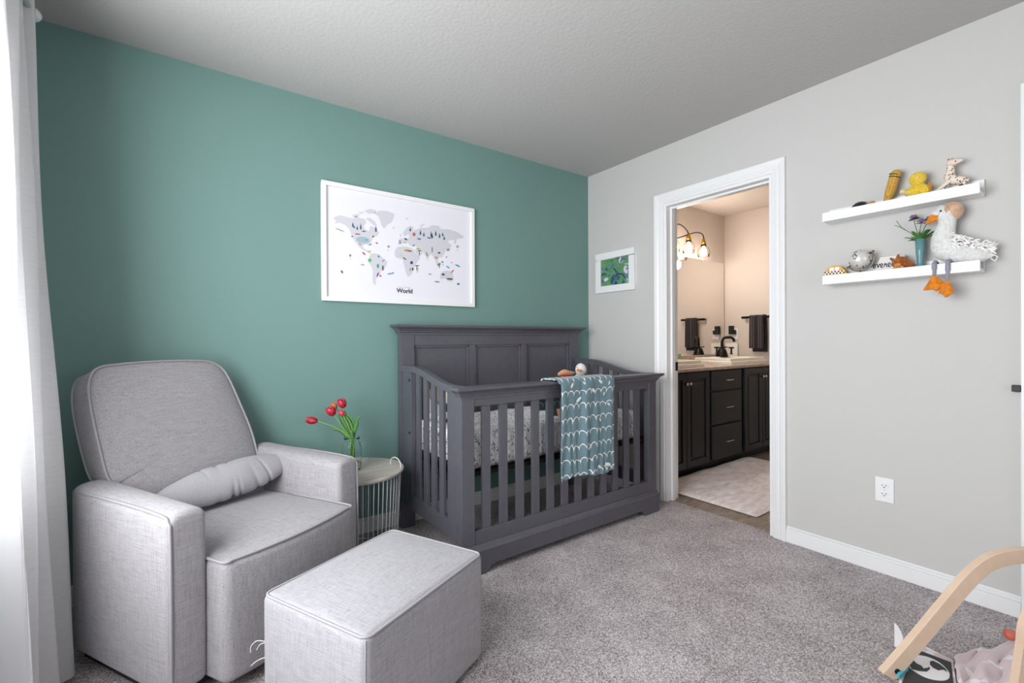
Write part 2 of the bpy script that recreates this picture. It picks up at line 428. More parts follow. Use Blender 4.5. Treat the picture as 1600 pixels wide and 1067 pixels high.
# ================================================================ CURTAIN + ROD
cr = thing('curtain_rod', 'white curtain rod with round end knob above the window at far left', 'curtain rod', (-3.12, -1.5, 2.26))
MB().tube([(-3.12, -.41, 2.27), (-3.12, -2.9, 2.27)], .011, 12).build('rod', M['white_metal'], cr, smooth=True)
MB().tube([(-3.12, -.41, 2.27), (-3.12, -.385, 2.27)], .014, 12).lathe([(0, 0), (.02, .004), (.028, .02), (.02, .036), (0, .042)], (-3.12, -.385, 2.27), 20, axis=(0, 1, 0)).build('finial', M['white_metal'], cr, smooth=True)
MB().tube([(-3.12, -.47, 2.27), (XL+.005, -.47, 2.27)], .008, 8).build('bracket', M['white_metal'], cr)
top = [(-3.25, -.37), (-3.11, -.41), (-3.20, -.44), (-3.115, -.475), (-3.20, -.51), (-3.12, -.545), (-3.20, -.575), (-3.135, -.60), (-3.138, -.605), (-3.14, -.61)]
bot = [(-3.23, -.46), (-2.985, -.585), (-3.13, -.65), (-3.01, -.705), (-3.13, -.76), (-3.03, -.80), (-3.12, -.83), (-3.04, -.875), (-3.042, -.88), (-3.045, -.884)]
T = smooth_path([(*p, 0) for p in top], 10); Bt = smooth_path([(*p, 0) for p in bot], 10); NN = len(T)-1
CU = thing('curtain', 'floor-length white curtain gathered in folds at the left edge beside the armchair', 'curtain', (-3.1, -.7, 0))
def drape(T, Bt, fold=.006):
    NN = len(T)-1
    def cf(u, v):
        i = min(NN, round(u*NN)); e = v**1.15
        p = T[i].lerp(Bt[i], e)
        return (p.x+fold*math.sin(9*v+u*14), p.y, 2.33-v*2.315)
    return MB().grid(cf, NN, 40)
drape(T, Bt).build('face_cloth', M['curtain'], CU, smooth=True)
lin_m = mat('curtain_lining', (246, 247, 250), .9); t = NT(lin_m)
tr = t.n('ShaderNodeBsdfTranslucent'); tr.inputs[0].default_value = (.95, .95, .96, 1); mx = t.n('ShaderNodeMixShader'); mx.inputs[0].default_value = .65
t.l(t.b.outputs[0], mx.inputs[1]); t.l(tr.outputs[0], mx.inputs[2]); t.l(mx.outputs[0], t.t.nodes['Material Output'].inputs[0])
T2 = smooth_path([(-3.14, -.61, 0), (-3.16, -.64, 0), (-3.185, -.66, 0), (-3.22, -.67, 0)], 12)
B2 = smooth_path([(-3.045, -.885, 0), (-3.09, -.915, 0), (-3.13, -.945, 0), (-3.18, -.96, 0)], 12)
drape(T2, B2, .004).build('lining', lin_m, CU, smooth=True)

# ================================================================ ARMCHAIR (glider)
CH = thing('armchair', 'light grey linen glider armchair with piped edges against the green wall', 'armchair', (-2.40, -.785, 0), R(29.5))
def chair_arm(s):
    cx = s*.329
    def wp(p):
        if p.z > 0: p.z += .012*(1-(p.x/.055)**2)
        if p.z > .15: p.z += .012*(p.y/.29)
        return p
    o = MB().soft((cx, .280, .325), (.057, .285, .275), .022, (.003, .004, 0), 12, warp=wp).build('armrest', M['chair'], CH, smooth=True, local=True)
    x = cx+s*.052
    path = smooth_path([(x, .55, .600), (x, .3, .602), (x, .05, .594), (x, .004, .575), (x, -.004, .53), (x, -.006, .3), (x, -.004, .05)], 8)
    MB().tube(path, .0045, 6).build('piping', M['piping'], o, smooth=True, local=True)
chair_arm(-1); chair_arm(1)
def seat_warp(p):
    # bowed front edge
    if p.y < 0: p.y -= .035*(1-(p.x/.275)**2)*min(1, -p.y/.2)
    return p
se = MB().soft((0, .23, .235), (.275, .315, .195), .028, (0, .004, .022), 16, warp=seat_warp).build('seat', M['chair'], CH, smooth=True, local=True)
pp = [(x/10*.268, -.078-.036*(1-(x/10)**2), .427+.003*(1-(x/10)**2)) for x in range(-10, 11)]
pp = [(-.27, .3, .430), (-.272, 0, .428)]+pp+[(.272, 0, .428), (.27, .3, .430)]
MB().tube(smooth_path(pp, 4), .005, 6).build('piping', M['piping'], se, smooth=True, local=True)
MB().box(-.36, .36, .03, .54, .02, .07).build('base', M['dark'], CH, local=True)
# back: T-shaped pad, tapered, reclined
def back_outline(g=0):
    L = [(-.272, .30), (-.272, .585), (-.280, .60), (-.300, .63), (-.307, .75), (-.309, .88), (-.300, .965), (-.268, 1.015), (-.19, 1.028), (-.05, 1.033), (.08, 1.030), (.15, 1.022), (.195, .995), (.222, .94), (.247, .82), (.268, .70), (.272, .60), (.272, .45), (.272, .30)]
    P = smooth_path([(x, z, 0) for x, z in L], 5); return [(p.x, p.y) for p in P]
OUT = back_outline(); CX, CZ = -.03, .70
def bk(x, z, d):
    """x, z on the back plane, d in front of it"""
    yb = .50+(z-.58)*.36 if z > .3 else .40
    return (x, yb-d*.94, z+d*.30*min(1, max(0, (z-.55)/.2)))
def pad(mb, outline, rings, cx, cz, f):
    n = len(outline); vs = []; fs = []
    for sc, d in rings:
        for x, z in outline: vs.append(f(cx+(x-cx)*sc, cz+(z-cz)*sc, d))
    for i in range(len(rings)-1):
        for j in range(n): fs.append((i*n+j, i*n+(j+1) % n, (i+1)*n+(j+1) % n, (i+1)*n+j))
    fs.append(tuple(range(n))); fs.append(tuple(range((len(rings)-1)*n, len(rings)*n)))
    mb.add(vs, fs)
mb = MB()
pad(mb, OUT, [(.3, -.140), (.8, -.138), (.97, -.132), (1, -.118), (1.005, -.07), (1, -.012), (.985, .0), (.93, .008), (.8, .017), (.6, .024), (.35, .027), (.1, .028)], CX, CZ, bk)
bo = mb.build('backrest', M['chair'], CH, smooth=True, local=True)
pts = [bk(CX+(x-CX)*1.0, CZ+(z-CZ)*1.0, .0) for x, z in OUT if z > .5]
MB().tube(pts, .0052, 6).build('piping', M['piping'], bo, smooth=True, local=True)
pts = [bk(CX+(x-CX)*1.0, CZ+(z-CZ)*1.0, -.127) for x, z in OUT if z > .5]
MB().tube(pts, .0045, 6).build('piping', M['piping'], bo, smooth=True, local=True)
# bolster cushion lying on the seat against the back
A = CH.name; Mx = MAT[A]
def bol(u, v):
    L = .62; x = -.29+L*u; e = min(1, math.sin(math.pi*min(max(u, .0), 1))**.38) if 0 < u < 1 else 0.02
    an = 2*math.pi*v
    cr_ = lambda c, s, k: math.exp(-((u-c+.03*math.sin(an*1.0+c*9))/s)**2)*k*(.5+.5*math.sin(an+c*5))
    r = e*(1-cr_(.40, .022, .14)-cr_(.50, .016, .26)-cr_(.545, .012, .14)-cr_(.66, .020, .12)-cr_(.745, .012, .18)-cr_(.30, .014, .10)+.02*math.sin(17*u+an*2))
    if abs(math.sin((an-.75)/2)) < .03: r *= .985
    ry, rz = .056, .070
    y = ry*math.cos(an)*r; z = rz*math.sin(an)*r
    z2 = z*math.cos(.25)-y*math.sin(.25)*-1; 
    return Mx @ Vector((x*.88+.040, .385+y+.22*z-.06*(x), .520+z2+.035*u))
tag(MB().grid(bol, 240, 36).build('bolster_cushion', M['bolster'], smooth=True), 'narrow wrinkled grey bolster cushion lying across the armchair seat', 'cushion')

# ================================================================ OTTOMAN
OC = (-2.182, -1.226, 0); OR = R(24.5)
OT = thing('ottoman', 'light grey linen ottoman with piped top in front of the armchair', 'ottoman', OC, OR)
bd = MB().soft((-.002, 0, .195), (.266, .214, .18), .022, (.004, .004, .022), 16).build('upholstered_box', M['ottoman'], OT, smooth=True, local=True)
def rr_path(hx, hy, r, z, k=6):
    P = []
    for cx, cy, a0 in ((hx-r, hy-r, 0), (-hx+r, hy-r, 90), (-hx+r, -hy+r, 180), (hx-r, -hy+r, 270)):
        for i in range(k+1):
            a = R(a0+90*i/k); P.append((cx+r*math.cos(a), cy+r*math.sin(a), z))
    return P
MB().tube(rr_path(.262, .211, .026, .371), .0042, 6, closed=True).build('piping', M['piping'], bd, smooth=True, local=True)
for sx, sy in ((1, -1), (-1, -1)):
    MB().tube([(sx*.2600-.002, sy*.2085, z) for z in (.02, .15, .3, .367)], .0016, 6).build('seam', M['piping'], bd, smooth=True, local=True)
tm = MB()
tm.tube(smooth_path([(-.262, .195, .235), (-.275, .222, .238), (-.285, .238, .222), (-.287, .236, .205)], 5), .0009, 5)
tm.tube(smooth_path([(-.262, .195, .235), (-.27, .218, .225), (-.274, .228, .208)], 5), .0008, 5)
tm.tube(smooth_path([(-.262, .20, .19), (-.275, .222, .18), (-.286, .238, .165)], 5), .0009, 5)
tm.build('loose_threads', M['cream'], OT, smooth=True, local=True)

# ================================================================ CRIB
CB = thing('crib', 'dark grey wooden baby crib with panelled headboard in the corner', 'crib', (-.92, -.43, 0))
X0, X1 = -1.645, -.20; C = M['crib']
YF = -.80
# headboard
hb = MB(); hb.box(X0, X0+.085, -.03, -.085, 0, 1.16); hb.box(X1-.085, X1, -.03, -.085, 0, 1.16)
hb.box(X0+.085, X1-.085, -.035, -.08, 1.085, 1.16); hb.box(X0+.085, X1-.085, -.035, -.08, .32, .42)
for xa, xb in ((-1.56+.39, -1.56+.435), (-.745, -.70)): hb.box(xa, xb, -.035, -.08, .42, 1.085)
ho = hb.build('headboard', C, CB, bevel=.002)
for xa, xb in ((-1.56, -1.17), (-1.125, -.745), (-.70, -.285)):
    q = MB(); q.box(xa, xb, -.045, -.058, .42, 1.085)
    for a, b, cc, d in ((xa, xa+.014, .42, 1.085), (xb-.014, xb, .42, 1.085), (xa, xb, .42, .434), (xa, xb, 1.071, 1.085)): q.box(a, b, -.05, -.072, cc, d)
    q.build('panel', C, ho, bevel=.003)
def crown(m_, x0, x1, yf, yb, z0, z1, prof):
    n = len(prof); vs = []; fs = []
    for o, t_ in prof:
        z = z0+(z1-z0)*t_
        for x, y in ((x0-o, yb), (x0-o, yf-o), (x1+o, yf-o), (x1+o, yb)): vs.append((x, y, z))
    for i in range(n-1):
        for j in range(4): fs.append((i*4+j, i*4+(j+1) % 4, i*4+4+(j+1) % 4, i*4+4+j))
    fs += [(0, 1, 2, 3), tuple(range(4*n-4, 4*n))]; m_.add(vs, fs)
cprof = [(0, 0), (.004, .0), (.004, .18), (.010, .22), (.014, .38), (.024, .58), (.036, .70), (.036, .76), (.045, .78), (.045, .97), (.042, 1)]
cm = MB(); crown(cm, X0, X1, -.085, -.022, 1.15, 1.21, cprof); cm.build('crown_moulding', C, ho)
# front
fp = []
for xa, xb in ((X0, X0+.07), (X1-.07, X1)):
    B(xa, xb, YF, YF+.045, 0.03, .86).build('post', C, CB, bevel=.002)
for s_ in (X0, X1-.025): 
    pass
B(X0+.07, X1-.07, YF+.004, YF+.036, .80, .862).build('top_rail', C, CB, bevel=.002)
cm = MB(); crown(cm, X0, X1, YF, YF+.05, .838, .895, [(o*.85, t_) for o, t_ in cprof]); cm.build('crown_moulding', C, CB)
B(X0+.07, X1-.07, YF+.004, YF+.036, .125, .205).build('bottom_rail', C, CB, bevel=.002)
bp = MB()
z1 = .105
poly = [(X0-.012, 0), (X0-.012, z1), (X1+.012, z1), (X1+.012, 0), (X1-.13, 0), (X1-.145, .018), (X1-.155, .032), (X1-.18, .036), (X0+.18, .036), (X0+.155, .032), (X0+.145, .018), (X0+.13, 0)]
bp.prism(poly, 1, YF-.014, YF+.03)
bpo = bp.build('base_board', C, CB, bevel=.002)
cp = MB(); crown(cp, X0, X1, YF, YF+.03, .105, .14, [(.016, 0), (.016, .25), (.008, .45), (.002, 1)]); cp.build('base_cap', C, bpo)
for k in range(12):
    x = -1.524+k*.1027; B(x, x+.047, YF+.012, YF+.028, .20, .805).build('slat', C, CB, bevel=.0015)
# arched sides
def side(xa, xb):
    zt = lambda y: .897+.073*(.5-.5*math.cos(math.pi*min(1, max(0, (-.70-y)/(-.70+.22)))))
    ys = [-.085-i*(.725/40) for i in range(41)]
    m_ = MB(); vs = []; fs = []
    for y in ys:
        for x, z in ((xa, zt(y)-.036), (xa, zt(y)), (xb, zt(y)), (xb, zt(y)-.036)): vs.append((x, y, z))
    for i in range(40):
        for j in range(4): fs.append((i*4+j, i*4+(j+1) % 4, i*4+4+(j+1) % 4, i*4+4+j))
    fs += [(0, 1, 2, 3), (160, 161, 162, 163)]; m_.add(vs, fs)
    m_.build('arched_side_rail', C, CB, bevel=.002)
    xm = (xa+xb)/2
    B(xm-.014, xm+.014, -.085, -.745, .15, .235).build('side_bottom_rail', C, CB, bevel=.002)
    st = B(xm-.014, xm+.014, -.085, -.215, .235, .94).build('side_stile', C, CB, bevel=.002)
    for z in (.888, .587):
        MB().tube([(xm-.018, -.194, z), (xm+.018, -.194, z)], .007, 12).build('bolt', M['dark'], st)
    B(xm-.014, xm+.014, -.69, -.757, .235, .88).build('side_stile', C, CB, bevel=.002)
    for y in (-.265, -.362, -.455, -.548, -.638):
        B(xm-.008, xm+.008, y+.045-.045, y-.047, .23, zt(y-.02)-.03).build('slat', C, CB, bevel=.0015)
side(X0, X0+.038); side(X1-.038, X1)
sp_ = MB(); sp_.box(X0+.05, X1-.05, -.10, -.75, .452, .466)
for x in (X0+.045, X1-.06): sp_.box(x, x+.015, -.10, -.75, .44, .48)
sp_.build('mattress_support', M['dark'], CB)
# a lower crosspiece seen under the mattress at the side
B(X0+.045, X0+.07, -.12, -.70, .40, .45).build('support_rail', C, CB)

# mattress with gathered sheet
def mw(p):
    s1 = .5+.5*math.sin(p.x*38+math.sin(p.x*11)*2)
    s2 = .5+.5*math.sin(p.y*30+1)
    if abs(p.z) < .085:
        p.y += math.copysign(.010, p.y)*(s1-.3)*(1 if abs(p.y) > .28 else 0)
        p.x += math.copysign(.008, p.x)*(s2-.3)*(1 if abs(p.x) > .62 else 0)
    p.z += .003*math.sin(p.x*30+p.y*12)*(1 if p.z > .05 else 0)
    return p
mt = thing('crib_mattress', 'crib mattress under a white sheet with dark dashed print inside the crib', 'mattress', (-.92, -.415, .466))
MB().soft((-.922, -.425, .560), (.655, .305, .092), .05, (0, 0, .012), 44, warp=mw).build('fitted_sheet', M['sheet'], mt, smooth=True)

# blanket draped over the front rail
YR = YF-.038*.9-.004
prof = [(YF+.12, .72), (YF+.085, .80), (YF+.072, .875), (YF+.055, .903), (YF+.02, .904), (YF-.03, .904), (YF-.05, .895), (YF-.056, .86), (YF-.05, .80), (YF-.046, .7), (YF-.046, .55), (YF-.048, .42), (YF-.05, .365)]
PR = smooth_path([(0, y, z) for y, z in prof], 6)
def bf(u, v):
    i = v*(len(PR)-1); a = int(min(i, len(PR)-2)); p = PR[a].lerp(PR[a+1], i-a)
    x0, x1 = -1.078, -.668
    h = max(0, (.9-p.z)/.5) if p.y < YF-.03 else 0
    x = x0+(x1-x0)*u
    if p.y > YF-.03 or p.z > .88: x -= (1-u)**3*.035*(1 if p.y > YF-.04 else .4)
    f = .015*math.sin(u*20+1.5+h)*min(1, h+.12)+.009*math.sin(u*9+h*2)+.005*math.sin(u*43-h*3)*min(1, h+.1)
    zdrop = .004*(1-u)*h-.012*math.sin(u*6)*h-.004*h
    return (x+.006*math.sin(h*5), p.y-abs(f)*(1 if p.y < YF-.03 else 0)-.003*h, p.z-zdrop)
bl_ = thing('blanket', 'blue knitted blanket with white scalloped rows draped over the front crib rail', 'blanket', (-.86, YF-.05, .76))
bk_ = MB().grid(bf, 60, 90).build('knitted_throw', M['blanket'], bl_, smooth=True, solid=.006)
for u, v, a, L in ((.17, .565, 60, .032), (.72, .545, -35, .04), (.87, .565, 70, .026), (.56, .625, -50, .036), (.78, .655, 60, .025), (.30, .68, 35, .045), (.87, .715, -35, .03), (.72, .77, -50, .03), (.20, .84, -50, .03), (.52, .855, 55, .03), (.72, .93, -30, .04), (.86, .925, -15, .05), (.40, .55, -30, .03)):
    c0 = Vector(bf(u, v)); c0.y -= .0055
    d = Vector((math.cos(R(a)), -.0, math.sin(R(a)))); n_ = Vector((-d.z, 0, d.x))
    ring = [c0+d*(L/2*math.cos(q))+n_*(L*.2*math.sin(q)) for q in [2*math.pi*k/14 for k in range(14)]]
    lv = MB(); lv.add([c0+Vector((0, -.0016, 0))]+ring, [(0, 1+k, 1+(k+1) % 14) for k in range(14)])
    lv.build('leaf_motif', M['cream'], bk_, smooth=True)
# ================================================================ SIDE TABLE + TULIPS
TC = (-1.965, -.268); TZ = .45; TR = .238
st = thing('side_table', 'round side table with pale wooden top on a white wire basket between armchair and crib', 'side table', (*TC, 0))
top_ = MB().lathe([(0, TZ-.014), (TR-.002, TZ-.014), (TR, TZ-.011), (TR, TZ-.003), (TR-.003, TZ), (0, TZ)], (*TC, 0), 64).build('table_top', M['ply'], st, smooth=False)
wb = MB(); nW = 54
for k in range(nW):
    a = 2*math.pi*k/nW
    p0 = (TC[0]+.222*math.cos(a), TC[1]+.222*math.sin(a), TZ-.016); p1 = (TC[0]+.200*math.cos(a), TC[1]+.200*math.sin(a), .006)
    wb.tube([p0, p1], .0019, 6)
for r_, z_ in ((.223, TZ-.018), (.200, .006)):
    wb.tube([(TC[0]+r_*math.cos(2*math.pi*k/64), TC[1]+r_*math.sin(2*math.pi*k/64), z_) for k in range(64)], .004, 8, closed=True)
wb.build('wire_basket', M['white_metal'], st, smooth=True)
ha, hb_ = at(610.5, 725.5, 2, TZ), at(626, 731, 2, TZ); tc3 = Vector((*TC, TZ))
for sg_ in (1, -1):
    A_, B_ = (ha, hb_) if sg_ == 1 else (tc3*2-ha, tc3*2-hb_)
    pa = [A_.lerp(B_, u_)+Vector((0, 0, z_)) for u_, z_ in ((0, -.004), (0, .020), (.12, .034), (.35, .044), (.65, .044), (.88, .034), (1, .020), (1, -.004))]
    MB().tube(smooth_path(pa, 5), .0035, 8).build('handle', M['white_metal'], st, smooth=True)

V0 = at(550, 734, 2, TZ)
jar = thing('glass_jug', 'clear glass jug with side handle and a little water on the round table', 'vase', (V0.x, V0.y, TZ))
MB().lathe([(0, .001), (.036, .001), (.045, .006), (.047, .02), (.047, .118), (.042, .136), (.036, .145), (.036, .158), (.039, .161), (.039, .168), (.034, .168), (.033, .145), (.039, .135), (.044, .117), (.044, .02), (.040, .009), (0, .008)], V0, 40).build('jar', M['glass'], jar, smooth=True)
rv = Vector((_r.x, _r.y, 0)).normalized()
hp = [V0+rv*.042+Vector((0, 0, .132)), V0+rv*.060+Vector((0, 0, .136)), V0+rv*.080+Vector((0, 0, .124)), V0+rv*.085+Vector((0, 0, .090)), V0+rv*.080+Vector((0, 0, .050)), V0+rv*.062+Vector((0, 0, .030)), V0+rv*.045+Vector((0, 0, .034))]
MB().tube(smooth_path(hp, 6), .0055, 10).build('handle', M['glass'], jar, smooth=True)
MB().lathe([(0, .0085), (.0395, .0095), (.0435, .02), (.0435, .038), (0, .038)], V0, 32).build('water', mat('pale_water', (225, 235, 200), .02, Transmission_Weight=1, IOR=1.2), jar, smooth=False)
G_stem = mat('tulip_stem_green', (110, 150, 70), .5); G_leaf = mat('tulip_leaf_green', (74, 122, 58), .5)
m = M['tulip'] = mat('tulip_red', (200, 28, 60), .45); t = NT(m)
t.color(t.ramp(t.noise(t.coord((90, 90, 25)), 1, 2), [(.35, (140, 6, 30)), (.7, (206, 40, 66))]))
M['tulip_pink'] = mat('tulip_pink', (205, 62, 84), .45); M['tulip_orange'] = mat('tulip_orange', (196, 112, 62), .5)
def plane_at(px, py, off=0.0):
    """pixel measured on the upright plane through the jug that faces the camera side"""
    d = _r*((px-800)/FPX)-_u*((py-533.5)/FPX)+_f; o = Vector(CAM); n = Vector((_f.x, _f.y, 0)).normalized()
    t_ = ((V0+n*off-o).dot(n))/d.dot(n); return o+d*t_
def tulip(px, py, bx, by, rr, L, label, mt_, off, mid=None):
    """px,py = flower centre, bx,by = top of stem under the bloom"""
    root = V0+Vector((random.uniform(-.012, .012), random.uniform(-.012, .012), .012))
    c = plane_at(px, py, off); b_ = plane_at(bx, by, off); neck = V0+Vector((random.uniform(-.008, .008), random.uniform(-.008, .008), .155))
    o = thing('tulip', label, 'tulip', tuple(root), 0, 'tulips in the glass jug')
    pts = [root, neck]+([plane_at(*mid, off)] if mid else [])+[b_, c.lerp(b_, .6)]
    MB().tube(smooth_path(pts, 8), .0028, 8).build('stem', G_stem, o, smooth=True)
    ax_ = (c-b_).normalized(); q = Vector((0, 0, 1)).rotation_difference(ax_)
    mb = MB(); rr *= 1.22; L *= 1.28; b_ = b_-ax_*L*.12
    for k in range(6):
        a = math.pi/3*k+(.2 if k % 2 else 0); ro = 1.0 if k % 2 else .9
        def pet(u, v, a=a, ro=ro):
            wdt = math.sin(math.pi*min(.98, v*.9+.08))**.7*.62
            an = a+(u-.5)*2*wdt
            r = rr*ro*(math.sin(math.pi*(.06+.80*v))**.6)
            return b_+q @ Vector((r*math.cos(an), r*math.sin(an), L*v*(1-.12*abs(u-.5)*2)))
        mb.grid(pet, 8, 10)
    mb.build('petals', mt_, o, smooth=True, solid=.0012)
    return o
tulip(485, 656.5, 494, 657.5, .0155, .050, 'red tulip leaning far left over the armrest', M['tulip'], -.01, (524, 668))
tulip(515, 639, 521, 647, .0185, .043, 'open red tulip, second from left, on a curved stem', M['tulip'], -.02, (536, 668))
tulip(533, 627, 537, 635, .0175, .043, 'tallest red tulip in the jug', M['tulip'], .02, (545, 662))
tulip(533, 643.5, 536, 648, .0115, .027, 'small pink-red tulip bud below the tallest tulip', M['tulip_pink'], 0, (547, 672))
tulip(520.5, 630.5, 525, 637, .0095, .032, 'closed orange-green tulip bud behind the open bloom', M['tulip_orange'], .03, (541, 665))
lf = MB()
def leaf(pts, wd, tw=0):
    P = smooth_path(pts, 8)
    def fn(u, v):
        i = v*(len(P)-1); a = int(min(i, len(P)-2)); p = P[a].lerp(P[a+1], i-a); d = (P[a+1]-P[a]).normalized()
        sd = d.cross(Vector(_f)).normalized()
        wv = wd*math.sin(math.pi*min(1, v*.93+.06))**.8
        return p+sd*((u-.5)*2*wv)+Vector((_f.x, _f.y, 0))*(abs(u-.5)*wv*1.2)
    lf.grid(fn, 6, 22)
nk = V0+Vector((0, 0, .15))
leaf([V0+Vector((0, 0, .06)), nk, plane_at(541, 672), plane_at(532, 652), plane_at(531, 645)], .012)
leaf([V0+Vector((.005, 0, .06)), nk, plane_at(556, 665), plane_at(558, 655), plane_at(564, 649)], .010)
leaf([V0+Vector((0, .005, .06)), nk, plane_at(541, 681), plane_at(529, 672), plane_at(519, 672)], .011)
leaf([V0+Vector((0, 0, .05)), nk, plane_at(549, 668, .01), plane_at(540, 652, .01), plane_at(528, 648, .01)], .009)
leaf([V0+Vector((0, 0, .02)), V0+Vector((.004, 0, .08)), plane_at(549, 680, -.02), plane_at(547, 672, -.02)], .010)
leaf([V0+Vector((.0, 0, .10)), plane_at(552, 665, .02), plane_at(545, 650, .02), plane_at(539, 648, .02)], .008)
tag(lf.build('tulip_leaves', G_leaf, smooth=True, solid=.0012), 'green tulip leaves standing in the glass jug', 'leaves')

# ================================================================ WORLD MAP POSTER
pf = thing('framed_poster', 'large white-framed illustrated world map on the green wall', 'poster', (-1.58, 0, 1.335))
PX0, PX1, PZ0, PZ1 = -2.070, -1.096, 1.337, 1.998
fr = MB()
for a in ((PX0, PX1, PZ1-.024, PZ1), (PX0, PX1, PZ0, PZ0+.024), (PX0, PX0+.024, PZ0+.024, PZ1-.024), (PX1-.024, PX1, PZ0+.024, PZ1-.024)): fr.box(a[0], a[1], -.001, -.024, a[2], a[3])
fr.build('frame', M['white'], pf, bevel=.0015)
B(PX0+.022, PX1-.022, -.004, -.010, PZ0+.022, PZ1-.022).build('poster_print', M['paper'], pf)
def mp(x, y, d=-.0105):   # measured points of the print -> plane of the print
    return tuple(at(500+x/6.275, 300+y/6.275, 1, d))
LAND = [
 [(150,240),(200,228),(262,245),(330,260),(350,235),(400,255),(440,265),(455,300),(430,330),(440,360),(480,385),(490,340),(500,330),(520,345),(545,345),(580,400),(560,430),(525,440),(505,480),(495,510),(470,515),(430,515),(420,540),(440,560),(470,575),(490,600),(480,600),(440,575),(400,555),(370,520),(340,480),(315,440),(300,400),(285,360),(240,320),(190,300),(140,310),(160,280),(130,262)],
 [(310,232),(350,212),(392,224),(375,240),(335,248)], [(430,185),(490,165),(555,180),(540,205),(480,215)], [(450,258),(490,253),(540,290),(560,330),(530,330),(490,295)], [(370,200),(420,192),(430,208),(395,214)],
 [(525,205),(580,185),(650,185),(730,215),(720,260),(700,300),(660,320),(630,360),(605,330),(590,280),(570,235)],
 [(490,610),(530,600),(580,610),(620,650),(660,680),(655,710),(630,760),(600,770),(590,800),(560,830),(545,860),(550,900),(540,915),(520,890),(515,840),(520,770),(500,720),(475,690),(478,650)],
 [(765,520),(770,470),(790,455),(810,460),(818,446),(835,462),(862,455),(878,438),(862,402),(850,430),(822,430),(812,400),(850,350),(890,330),(920,350),(905,380),(940,370),(990,350),(1060,350),(1100,325),(1160,330),(1190,365),(1260,365),(1340,390),(1415,440),(1390,455),(1340,460),(1330,510),(1310,500),(1320,470),(1270,470),(1250,490),(1290,520),(1270,560),(1230,575),(1220,600),(1200,640),(1170,640),(1150,660),(1165,700),(1160,740),(1145,710),(1130,660),(1115,640),(1085,610),(1062,642),(1060,680),(1040,640),(1020,600),(980,570),(940,530),(900,540),(880,520),(860,500),(830,500),(800,510)],
 [(930,560),(985,570),(1010,600),(970,635),(940,600)],
 [(760,540),(820,530),(870,540),(918,560),(940,610),(985,640),(960,680),(930,720),(920,760),(890,820),(860,830),(840,780),(825,720),(810,660),(750,645),(730,610),(735,570)],
 [(950,745),(970,745),(960,795),(945,792)], [(1180,800),(1210,775),(1240,770),(1275,775),(1300,790),(1310,850),(1290,880),(1250,870),(1220,845),(1180,855)],
 [(1255,550),(1275,560),(1250,590)], [(785,405),(800,418),(795,443),(783,438)], [(710,345),(735,345),(730,358),(712,358)], [(980,330),(1020,310),(1028,314),(1000,335),(985,347)], [(835,255),(870,255),(850,272)], [(1230,640),(1245,635),(1240,650)], [(1150,700),(1180,725),(1175,745),(1160,730)], [(1190,700),(1215,705),(1205,730)], [(1345,890),(1370,885),(1355,915)]]
md = MB()
for L in LAND: md.flat([mp(*p) for p in L])
md.build('land_print', mat('map_land_grey', (206, 205, 213), .8), pf, smooth=False)
IC = {}
def icon(col, pts):
    if col not in IC: IC[col] = mat('map_ink_%d' % len(IC), col, .8)
    MB().flat([mp(x, y, -.0112) for x, y in pts]).build('map_drawing', IC[col], pf)
TEAL = (40, 96, 104)
for x, y, h in ((322,325,45),(334,345,26),(365,355,42),(400,345,62),(548,368,62),(885,370,38),(985,402,50),(1018,420,42),(1090,420,60),(1100,435,50),(1135,410,55),(1172,432,50),(1203,420,36),(1218,455,38)):
    icon(TEAL, [(x-7, y+h*.35), (x-8, y), (x, y-h*.66), (x+8, y), (x+7, y+h*.35)])
def blobi(col, x, y, rx, ry, a=0):
    icon(col, [(x+rx*math.cos(q)*math.cos(R(a))-ry*math.sin(q)*math.sin(R(a)), y+rx*math.cos(q)*math.sin(R(a))+ry*math.sin(q)*math.cos(R(a))) for q in [2*math.pi*k/9 for k in range(9)]])
